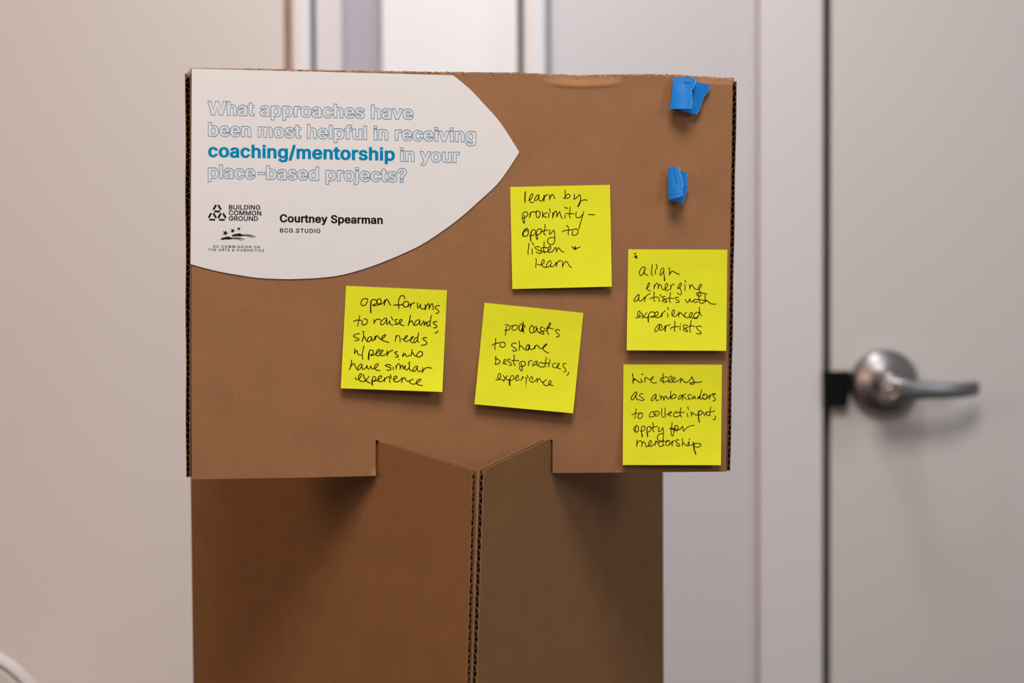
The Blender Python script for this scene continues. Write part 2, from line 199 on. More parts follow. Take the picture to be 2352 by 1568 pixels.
# ---------------------------------------------------------------- lettering shapes (advance, outlines)
GLYPHS = json.loads('''{"heavy":{" ":[247,[]],"-":[423,[[397,262,114,262,114,170,396,170]]],"/":[309,[[300,550,182,550,10,-94,127,-94]]],"?":[418,[[356,470,340,488,324,500,304,512,284,521,258,529,236,533,204,534,182,533,158,529,134,522,114,513,95,502,78,490,51,458,41,442,33,420,29,402,26,360,150,360,156,402,168,424,182,437,212,444,220,442,242,431,248,424,260,402,262,386,261,370,256,352,249,340,240,331,172,278,158,264,147,246,140,228,134,202,132,134,250,134,272,222,340,274,364,304,373,322,379,340,383,362,384,384,379,422,373,440],[254,84,132,84,132,-18,254,-18]]],"C":[570,[[496,440,470,470,442,493,424,504,404,513,366,526,340,531,310,534,258,532,224,525,190,513,158,496,130,476,108,454,86,424,71,398,57,366,47,330,42,298,40,256,41,224,48,176,57,142,71,110,88,80,100,64,131,32,160,11,189,-4,220,-15,258,-23,310,-25,362,-18,404,-4,442,16,470,38,484,53,505,82,517,106,529,138,536,178,416,178,385,112,358,89,292,71,270,74,244,84,222,98,207,114,193,134,184,150,175,172,168,198,164,224,163,256,164,284,171,322,183,358,195,380,207,396,220,409,234,419,252,429,282,437,292,438,358,420,385,396,416,330,536,330,523,388,510,418]]],"S":[506,[[435,456,422,472,406,487,386,500,366,512,340,522,314,529,286,533,260,534,228,533,200,529,174,522,150,513,128,501,108,488,90,470,79,458,67,438,58,416,53,392,52,374,54,346,58,332,61,322,73,300,90,279,112,262,140,246,170,233,200,223,258,207,306,191,338,168,343,158,346,140,345,128,339,110,325,92,318,85,300,75,284,70,264,67,244,67,224,70,202,78,180,96,169,114,160,155,36,155,41,112,47,90,54,74,68,50,80,36,96,20,118,6,138,-5,166,-15,184,-20,226,-26,286,-26,318,-21,346,-14,372,-3,408,19,431,40,455,76,462,96,467,118,468,150,465,174,457,196,445,216,412,250,360,279,256,309,210,325,182,348,176,364,175,376,176,386,181,402,198,424,208,430,224,437,246,441,260,441,282,438,298,432,321,416,329,404,334,392,340,360,462,360,459,398,454,418,446,438]]],"W":[746,[[735,526,607,526,522,196,436,526,310,527,224,196,138,526,11,526,159,-18,286,-18,372,301,459,-18,586,-18]]],"a":[449,[[372,340,350,364,326,380,310,387,276,397,224,402,152,392,132,385,99,368,70,342,50,314,36,281,146,250,174,292,198,308,206,311,244,311,258,304,269,290,274,276,275,256,274,249,256,244,202,238,142,228,76,200,53,178,42,162,33,138,30,116,31,90,35,70,41,54,60,24,72,12,88,0,106,-10,142,-22,168,-26,202,-27,228,-24,248,-19,276,-6,278,-18,397,-18,396,274,388,310],[300,164,214,151,182,144,174,140,160,130,154,120,152,98,156,84,162,76,176,68,202,63,220,65,238,72,258,90,270,109,275,128,276,152]]],"b":[484,[[416,322,402,340,388,355,366,373,342,386,316,395,284,401,238,401,198,394,180,386,174,382,174,526,54,527,53,-18,172,-18,172,-2,182,-10,216,-22,248,-26,288,-24,316,-19,342,-9,366,4,385,20,405,40,417,58,429,80,438,104,445,130,449,158,450,200,445,248,439,272,430,296],[304,282,294,294,278,306,260,311,238,311,222,306,206,293,192,276,184,258,176,230,173,202,174,164,179,134,187,112,198,94,216,76,230,68,254,65,276,71,294,85,303,94,317,120,326,156,328,202,321,244,315,262]]],"c":[455,[[405,318,368,362,244,402,206,400,174,394,150,385,128,374,104,357,79,330,57,296,45,266,39,244,35,218,35,158,39,132,45,110,57,80,70,58,86,38,104,19,128,2,150,-9,178,-19,206,-24,238,-26,310,-17,436,110,314,142,294,96,276,77,258,68,236,64,224,65,210,70,198,77,181,96,170,114,162,136,158,156,156,184,157,210,162,238,173,268,190,290,208,305,216,309,232,312,258,309,276,299,292,281,314,238,426,266]]],"d":[484,[[432,526,311,526,310,381,304,386,286,394,250,401,202,401,170,395,144,386,120,373,100,358,83,340,68,320,56,298,47,276,39,246,35,220,34,186,35,158,39,130,49,96,67,58,82,38,98,21,122,2,142,-9,168,-19,194,-24,216,-26,244,-25,268,-22,290,-15,304,-9,312,-2,314,-18,432,-18],[288,282,270,300,254,309,234,312,218,310,208,306,189,292,174,272,167,256,159,226,156,202,157,168,162,138,174,107,181,96,198,78,214,68,230,65,246,66,262,71,270,76,289,98,305,132,311,170,311,214,306,244,301,258]]],"e":[463,[[399,322,374,350,346,373,310,390,270,400,226,402,202,400,176,395,148,385,122,371,102,356,82,336,68,316,56,296,45,266,39,244,35,216,35,158,41,124,47,102,57,80,69,58,86,37,104,19,124,4,151,-10,178,-19,214,-25,264,-25,310,-18,330,-11,348,-2,380,20,402,42,412,58,430,102,320,128,287,80,236,64,222,66,202,74,190,83,176,99,169,110,163,126,158,150,431,152,428,234,431,238,428,240,417,284],[287,286,270,302,256,309,236,312,216,310,198,301,181,286,168,266,159,240,306,239,299,264]]],"f":[313,[[306,532,260,545,220,548,180,544,148,534,132,525,113,510,98,493,90,478,82,448,80,397,6,396,6,310,81,308,82,-18,202,-18,202,308,288,310,288,396,202,397,203,434,209,450,214,454,220,456,236,455,279,440]]],"g":[485,[[432,396,314,397,312,380,302,387,286,394,252,401,202,401,170,395,144,386,120,373,100,358,83,340,68,320,50,284,40,252,35,220,34,188,35,162,39,134,46,110,56,84,69,62,84,45,102,27,124,13,144,2,172,-7,198,-12,252,-12,288,-4,311,10,310,-24,305,-42,298,-54,288,-64,278,-71,264,-76,234,-79,218,-78,204,-74,177,-56,140,-12,48,-63,57,-84,68,-100,86,-120,114,-140,148,-156,190,-166,242,-169,290,-165,336,-152,360,-141,378,-129,391,-116,410,-94,419,-78,426,-58,432,-18],[288,284,272,300,256,309,234,312,214,309,198,301,181,282,174,272,163,244,158,224,156,196,157,172,162,144,172,118,181,104,194,90,208,82,222,78,234,77,250,78,262,82,280,93,288,102,301,126,306,140,311,168,311,212,309,232,303,254,295,272]]],"h":[470,[[390,342,366,368,344,383,326,391,302,398,268,402,234,401,204,395,174,383,174,526,53,526,54,-18,174,-18,174,230,176,252,184,276,198,295,220,308,240,311,260,308,268,303,276,295,289,276,295,254,296,-18,417,-18,416,266,408,306,400,326]]],"i":[226,[[174,528,52,529,52,428,174,428],[174,396,53,396,54,-18,174,-18]]],"j":[226,[[174,528,52,529,52,428,174,428],[174,396,53,396,53,-36,49,-54,38,-68,-10,-70,-10,-162,58,-160,96,-151,114,-143,130,-133,145,-118,161,-96,167,-80,171,-64,174,-34]]],"l":[227,[[174,526,53,526,54,-18,174,-18]]],"m":[669,[[590,349,568,371,546,386,510,399,488,403,446,403,410,396,378,382,350,362,324,385,302,396,278,402,246,404,216,401,198,396,172,384,172,397,54,397,53,-18,174,-18,175,256,180,274,193,296,208,307,228,312,244,310,258,301,268,288,273,272,274,-18,394,-18,396,262,404,284,415,300,430,309,450,312,464,310,478,302,486,294,491,286,495,270,496,-18,616,-18,616,278,613,298,607,318,600,334]]],"n":[469,[[390,342,364,370,344,383,324,392,296,399,260,402,230,400,204,395,172,381,172,397,53,396,54,-18,174,-18,174,230,176,252,184,276,198,295,220,308,240,311,260,308,268,303,276,295,289,276,295,254,296,-18,417,-18,416,266,408,306,400,326]]],"o":[475,[[405,320,390,338,376,352,348,374,324,386,298,395,268,400,240,402,212,401,178,395,150,385,128,374,104,357,79,330,57,296,45,266,39,244,35,218,35,158,39,132,45,110,57,80,70,58,86,38,104,19,124,4,148,-9,178,-19,212,-25,264,-25,298,-19,324,-10,348,2,372,20,390,38,401,52,418,80,430,110,436,132,440,158,441,198,436,244,428,272,418,296],[295,280,284,292,266,306,246,311,224,311,208,305,192,292,180,279,167,254,159,224,156,198,157,166,162,136,170,114,181,96,198,77,216,67,242,64,258,67,268,71,284,84,292,92,308,122,314,142,318,166,318,206,316,224,309,252]]],"p":[484,[[416,322,402,340,388,355,366,373,342,386,312,396,284,401,232,401,198,394,180,386,172,380,172,397,53,396,54,-161,174,-160,174,-2,196,-16,216,-22,256,-26,292,-24,318,-18,344,-8,368,6,385,20,402,36,416,57,429,78,438,102,445,130,450,178,449,220,445,248,439,272,430,296],[304,282,294,294,278,306,260,311,238,311,222,306,206,293,192,276,184,258,176,230,173,202,174,164,179,134,187,112,198,94,216,76,230,68,254,65,276,71,294,85,303,94,317,120,326,156,328,202,321,244,315,262]]],"r":[319,[[303,400,248,403,220,402,198,397,172,386,172,397,53,396,54,-18,174,-18,174,238,177,260,184,278,190,286,202,297,216,305,236,308,303,300]]],"s":[425,[[363,338,344,360,316,380,282,394,260,399,230,402,192,401,170,398,146,392,110,376,78,352,67,338,58,324,52,308,48,290,47,272,49,250,54,232,63,214,76,198,94,184,116,171,140,161,240,136,250,132,263,120,268,104,264,88,252,74,236,66,210,63,196,64,184,68,169,78,158,96,146,131,34,106,40,76,47,58,63,32,78,17,108,-4,128,-13,168,-23,216,-26,262,-22,308,-9,332,5,358,26,379,54,386,72,390,90,391,108,389,130,384,146,374,166,362,180,348,193,322,208,298,218,200,243,184,250,173,260,169,276,173,294,184,305,200,313,218,315,236,313,250,304,263,286,278,253,388,278,379,308]]],"t":[287,[[264,396,186,398,186,489,66,489,65,398,6,396,6,310,65,308,65,92,67,70,72,48,82,28,96,11,116,-3,140,-14,170,-20,210,-22,230,-21,275,-10,257,76,196,68,190,74,187,86,186,308,264,310]]],"u":[470,[[417,396,296,396,296,150,294,128,289,112,272,85,254,73,230,68,210,71,202,76,193,84,182,100,175,124,174,142,174,396,53,396,53,136,55,104,62,72,70,54,90,24,108,8,144,-12,164,-18,188,-22,216,-23,242,-21,266,-16,298,-2,298,-18,417,-18]]],"v":[449,[[438,396,311,396,222,152,139,396,9,396,170,-18,280,-18]]],"y":[449,[[439,396,311,396,224,159,138,396,9,396,162,0,139,-58,134,-64,124,-70,66,-66,44,-151,88,-161,100,-162,124,-163,156,-160,188,-150,216,-133,235,-114]]]},"medium":{" ":[221,[]],".":[221,[[160,78,64,79,64,-12,160,-12]]],"B":[490,[[404,462,390,478,374,491,356,502,334,511,308,518,262,522,60,522,60,-13,268,-13,294,-12,324,-8,350,-1,386,15,406,30,423,48,441,78,449,104,452,138,448,176,443,192,434,208,416,234,392,254,368,266,394,284,405,294,420,315,429,342,432,376,428,410,418,438],[325,410,317,420,306,429,278,438,160,439,159,298,262,298,286,303,306,312,319,324,325,332,330,340,335,358,335,386,331,400],[341,182,330,195,316,206,290,216,268,218,160,218,159,70,286,71,306,75,324,82,334,89,343,98,350,110,354,122,355,138,353,156,349,168]]],"C":[544,[[471,438,444,469,416,492,398,502,382,510,344,522,296,529,248,527,214,520,186,510,152,491,130,475,107,452,85,422,71,398,57,366,47,330,42,296,40,256,41,224,48,176,57,142,70,112,88,80,108,56,130,33,156,15,174,5,214,-11,250,-18,304,-19,346,-13,394,5,418,19,446,41,459,54,475,76,491,106,503,138,510,173,414,173,385,112,354,85,282,66,250,70,228,77,212,86,185,110,169,130,157,152,149,172,143,194,138,224,137,256,138,284,142,310,149,338,160,364,179,394,195,410,228,431,254,440,282,443,354,424,385,398,414,335,510,335,503,368,496,390,486,414]]],"D":[536,[[451,422,431,448,404,473,380,489,350,503,316,514,282,520,244,522,60,522,60,-13,240,-13,276,-11,312,-5,346,5,378,20,405,38,430,62,454,94,466,114,478,142,489,180,495,224,495,286,489,330,478,368,466,396],[370,376,348,401,326,418,308,427,286,434,264,438,240,439,159,438,160,70,240,70,284,75,306,82,324,91,348,109,370,134,381,156,392,190,398,226,399,252,398,284,394,310,381,354]]],"G":[554,[[472,436,446,467,420,488,400,500,382,509,344,522,294,529,246,527,214,520,184,509,150,491,130,475,106,452,87,428,72,402,56,364,47,330,42,298,40,256,41,224,48,176,57,142,70,113,87,82,106,56,126,36,156,14,186,-1,216,-11,250,-18,284,-20,312,-19,348,-13,376,-4,404,8,440,33,468,62,483,84,495,108,506,142,510,168,512,192,512,269,284,269,284,186,415,194,411,164,406,146,397,128,378,102,362,88,338,75,306,67,288,66,266,67,230,77,212,86,200,95,181,114,160,146,149,172,142,198,138,224,137,256,138,284,142,310,149,338,158,360,170,382,185,400,196,411,220,427,246,438,276,443,334,433,360,418,414,336,510,336,505,366,498,388,490,406]]],"I":[215,[[155,522,60,522,60,-13,155,-12]]],"L":[427,[[159,522,60,522,60,-12,394,-13,394,70,159,70]]],"M":[662,[[602,522,480,522,354,194,332,126,308,198,182,522,60,522,60,-12,156,-12,154,334,170,288,292,-13,372,-12,506,332,504,-12,602,-13]]],"N":[557,[[497,522,399,522,398,151,164,522,60,522,60,-13,159,-12,159,294,156,365,204,284,393,-12,497,-12]]],"O":[567,[[480,426,461,452,438,474,412,494,382,510,354,520,308,528,282,529,250,527,214,520,186,510,156,494,130,475,108,452,88,426,76,406,57,366,47,330,42,296,40,256,41,224,48,176,57,142,70,112,93,74,108,56,128,35,158,14,186,-1,214,-11,250,-18,292,-20,318,-18,350,-12,382,-1,414,16,440,35,460,56,480,82,492,102,509,140,520,178,526,224,526,284,520,330,511,364,503,384,496,398],[398,380,378,405,354,424,338,432,322,438,304,442,284,443,264,442,246,438,212,423,185,400,169,380,153,348,142,310,138,284,137,256,140,210,149,170,158,150,168,130,182,112,196,98,212,86,232,76,264,67,290,66,322,71,340,78,370,96,386,112,398,128,413,158,424,192,429,224,430,252,429,286,425,314,418,340]]],"R":[483,[[413,454,394,476,380,487,360,500,336,510,310,517,284,521,256,522,60,522,60,-13,159,-12,160,185,252,185,358,-13,470,-12,353,202,382,220,396,232,411,248,426,272,438,306,442,330,443,350,442,374,439,394,432,418],[330,408,322,418,308,428,280,437,252,439,160,439,159,268,270,269,302,276,322,288,336,306,342,324,345,344,343,376,336,398]]],"S":[480,[[409,456,380,486,362,498,340,510,320,518,296,524,270,528,240,529,192,524,168,518,146,509,124,498,108,486,90,470,77,454,66,436,58,416,53,392,52,370,54,346,61,322,73,300,81,290,90,281,110,264,136,249,154,241,194,227,256,210,304,194,336,170,343,158,346,140,344,122,338,108,324,90,316,83,296,72,282,67,252,62,228,62,204,66,182,74,162,88,148,104,143,114,136,150,36,150,41,112,46,93,55,72,77,40,96,21,116,8,136,-2,166,-13,214,-21,272,-21,298,-17,322,-11,352,1,370,11,390,25,413,50,429,76,436,94,441,118,442,136,441,160,436,184,428,203,420,215,388,248,338,275,234,305,186,323,162,342,156,348,152,356,149,374,150,386,156,404,166,418,176,427,190,436,204,441,224,445,242,446,262,445,278,441,294,435,314,422,328,406,334,394,340,365,436,365,433,398,428,418,420,438]]],"T":[482,[[451,522,32,522,32,439,193,438,194,-13,291,-12,291,438,450,439]]],"U":[551,[[491,522,393,522,393,176,389,146,379,118,371,106,348,85,320,71,298,66,278,65,242,68,224,74,204,85,181,106,170,124,162,146,158,176,158,522,60,522,60,170,62,144,66,122,73,102,87,74,109,44,138,19,162,4,188,-7,214,-15,246,-20,266,-21,312,-19,336,-15,364,-7,390,4,414,19,432,34,450,54,462,70,477,98,485,122,490,148]]]},"light":{" ":[213,[]],"&":[473,[[326,472,313,486,300,497,270,512,232,520,194,520,156,512,140,506,126,497,101,474,84,446,76,416,75,400,76,380,81,358,88,340,135,278,88,240,55,204,48,192,39,170,35,150,35,114,39,94,46,76,54,60,67,42,96,17,116,5,136,-4,158,-10,186,-14,220,-15,246,-12,294,1,314,10,340,27,370,-8,472,-8,394,86,404,100,424,146,432,184,434,232,350,232,346,186,338,156,248,264,282,290,312,318,325,332,350,404,346,436,341,448],[254,432,240,447,226,452,216,453,188,446,171,428,163,398,170,366,198,325,238,355,255,378,262,406,261,416],[289,88,182,215,151,190,138,176,129,160,124,144,123,130,125,112,129,100,140,83,164,63,184,56,198,54,228,56,258,66,280,79]]],"A":[505,[[300,516,203,516,14,-8,108,-8,160,134,346,134,398,-8,492,-8],[252,412,217,300,184,208,320,207]]],"C":[536,[[464,436,440,464,414,485,396,496,376,505,340,517,292,524,246,522,212,515,182,505,150,487,128,470,105,448,87,424,71,396,56,360,47,330,42,294,40,256,41,224,48,176,57,144,70,114,87,84,106,60,128,38,162,15,182,4,212,-6,246,-13,292,-15,342,-8,380,5,410,22,438,44,452,58,473,88,483,106,495,140,500,168,412,168,384,108,352,81,278,61,260,62,242,66,210,80,190,94,176,109,161,128,150,148,143,166,135,194,130,224,129,256,130,284,134,312,141,338,151,364,161,382,174,399,192,416,222,435,242,443,260,447,278,448,350,429,384,400,412,340,500,340,501,342,489,386,481,406]]],"D":[528,[[442,422,424,444,412,457,400,467,376,483,346,498,312,509,276,515,240,517,60,516,60,-8,234,-8,272,-6,308,0,342,10,372,25,399,42,422,64,444,92,458,116,470,144,481,180,487,224,487,286,481,330,470,366,458,394],[369,378,352,399,328,420,304,432,286,438,260,443,242,444,151,444,152,65,236,65,256,66,282,71,302,77,322,87,346,104,368,130,380,152,388,174,397,218,399,252,398,284,394,312,380,358]]],"E":[444,[[398,516,60,516,60,-8,401,-8,400,65,151,66,152,221,381,222,380,294,152,294,151,444,398,444]]],"H":[542,[[483,516,392,516,392,297,152,297,151,516,60,516,60,-8,151,-8,152,224,392,224,392,-8,483,-8]]],"I":[207,[[147,516,60,516,60,-8,147,-8]]],"M":[654,[[594,516,478,516,352,188,328,113,303,188,176,516,60,517,60,-8,148,-8,146,357,170,290,290,-8,366,-7,482,290,506,356,504,-8,594,-8]]],"N":[549,[[489,516,399,516,400,134,158,516,60,516,60,-8,151,-8,151,294,148,381,203,286,391,-8,489,-8]]],"O":[559,[[473,424,454,448,443,460,432,471,406,490,378,505,348,515,304,523,278,524,246,522,212,515,182,505,152,489,128,471,106,449,87,424,71,396,56,360,47,330,42,294,40,256,41,224,48,176,57,144,70,114,86,86,102,64,128,38,162,15,182,4,212,-6,246,-13,278,-15,304,-14,346,-7,380,5,408,20,428,35,454,60,473,84,489,112,502,142,512,178,518,224,518,284,512,330,503,362,495,382,489,396],[397,384,385,400,370,415,350,429,318,443,300,447,278,448,242,443,207,428,187,412,162,382,145,348,134,312,129,264,130,224,134,196,141,170,151,144,162,126,175,108,190,93,206,82,228,71,260,62,286,61,318,66,344,77,368,92,384,109,398,126,418,168,425,194,429,222,430,258,427,300,420,334,409,362]]],"R":[475,[[405,452,386,473,356,494,332,505,306,512,280,516,252,517,60,516,60,-8,151,-8,152,190,250,190,356,-8,459,-8,343,206,374,222,390,236,403,250,417,272,430,306,434,330,435,350,434,374,431,394,424,418],[329,412,320,421,302,434,276,442,248,444,152,444,151,264,266,264,292,269,304,274,320,284,335,302,342,324,345,344,345,360,342,382,335,402]]],"S":[472,[[402,452,374,481,356,494,336,505,316,513,288,520,266,523,236,524,188,519,164,513,144,505,122,494,106,482,88,466,76,452,65,432,58,414,53,392,52,370,54,346,61,324,72,304,86,286,112,266,132,254,160,242,300,199,335,174,343,160,346,140,345,126,338,106,323,86,312,78,291,66,278,62,258,58,234,57,200,61,176,70,158,81,148,92,138,106,132,124,128,145,38,145,41,112,54,76,65,56,78,40,94,25,112,13,134,2,156,-6,180,-12,226,-17,268,-16,294,-12,320,-5,346,5,364,16,382,28,399,44,409,58,422,80,429,98,434,138,432,166,427,186,420,200,412,213,382,244,332,271,230,300,182,318,156,337,149,346,144,354,141,374,142,388,148,406,159,422,169,430,186,441,200,446,238,451,258,450,276,446,290,440,306,431,318,422,328,408,334,394,338,370,428,370,425,398,420,418,412,436]]],"T":[474,[[443,516,32,516,32,444,193,444,194,-8,283,-8,283,444,442,444]]],"U":[543,[[483,516,393,516,393,176,389,144,376,112,361,94,350,83,336,74,320,67,304,63,274,60,238,63,221,68,198,81,175,102,159,130,154,144,150,176,150,516,60,516,61,148,68,116,74,100,86,78,99,58,113,42,138,21,160,8,184,-2,212,-10,236,-14,282,-16,302,-15,332,-10,360,-2,378,6,408,23,438,50,458,76,469,98,477,122,483,166]]]}}''')
def text_loops(s, weight, track=0):
    """loops of each letter of a line of text, in font units"""
    x = 0; gl = []
    for ch in s:
        adv, lp = GLYPHS[weight][ch]
        loops = [[(l[i] + x, l[i + 1]) for i in range(0, len(l), 2)] for l in lp]
        if loops: gl.append(loops)
        x += adv + track
    return gl
OY = {'heavy': 18, 'medium': 13, 'light': 8}

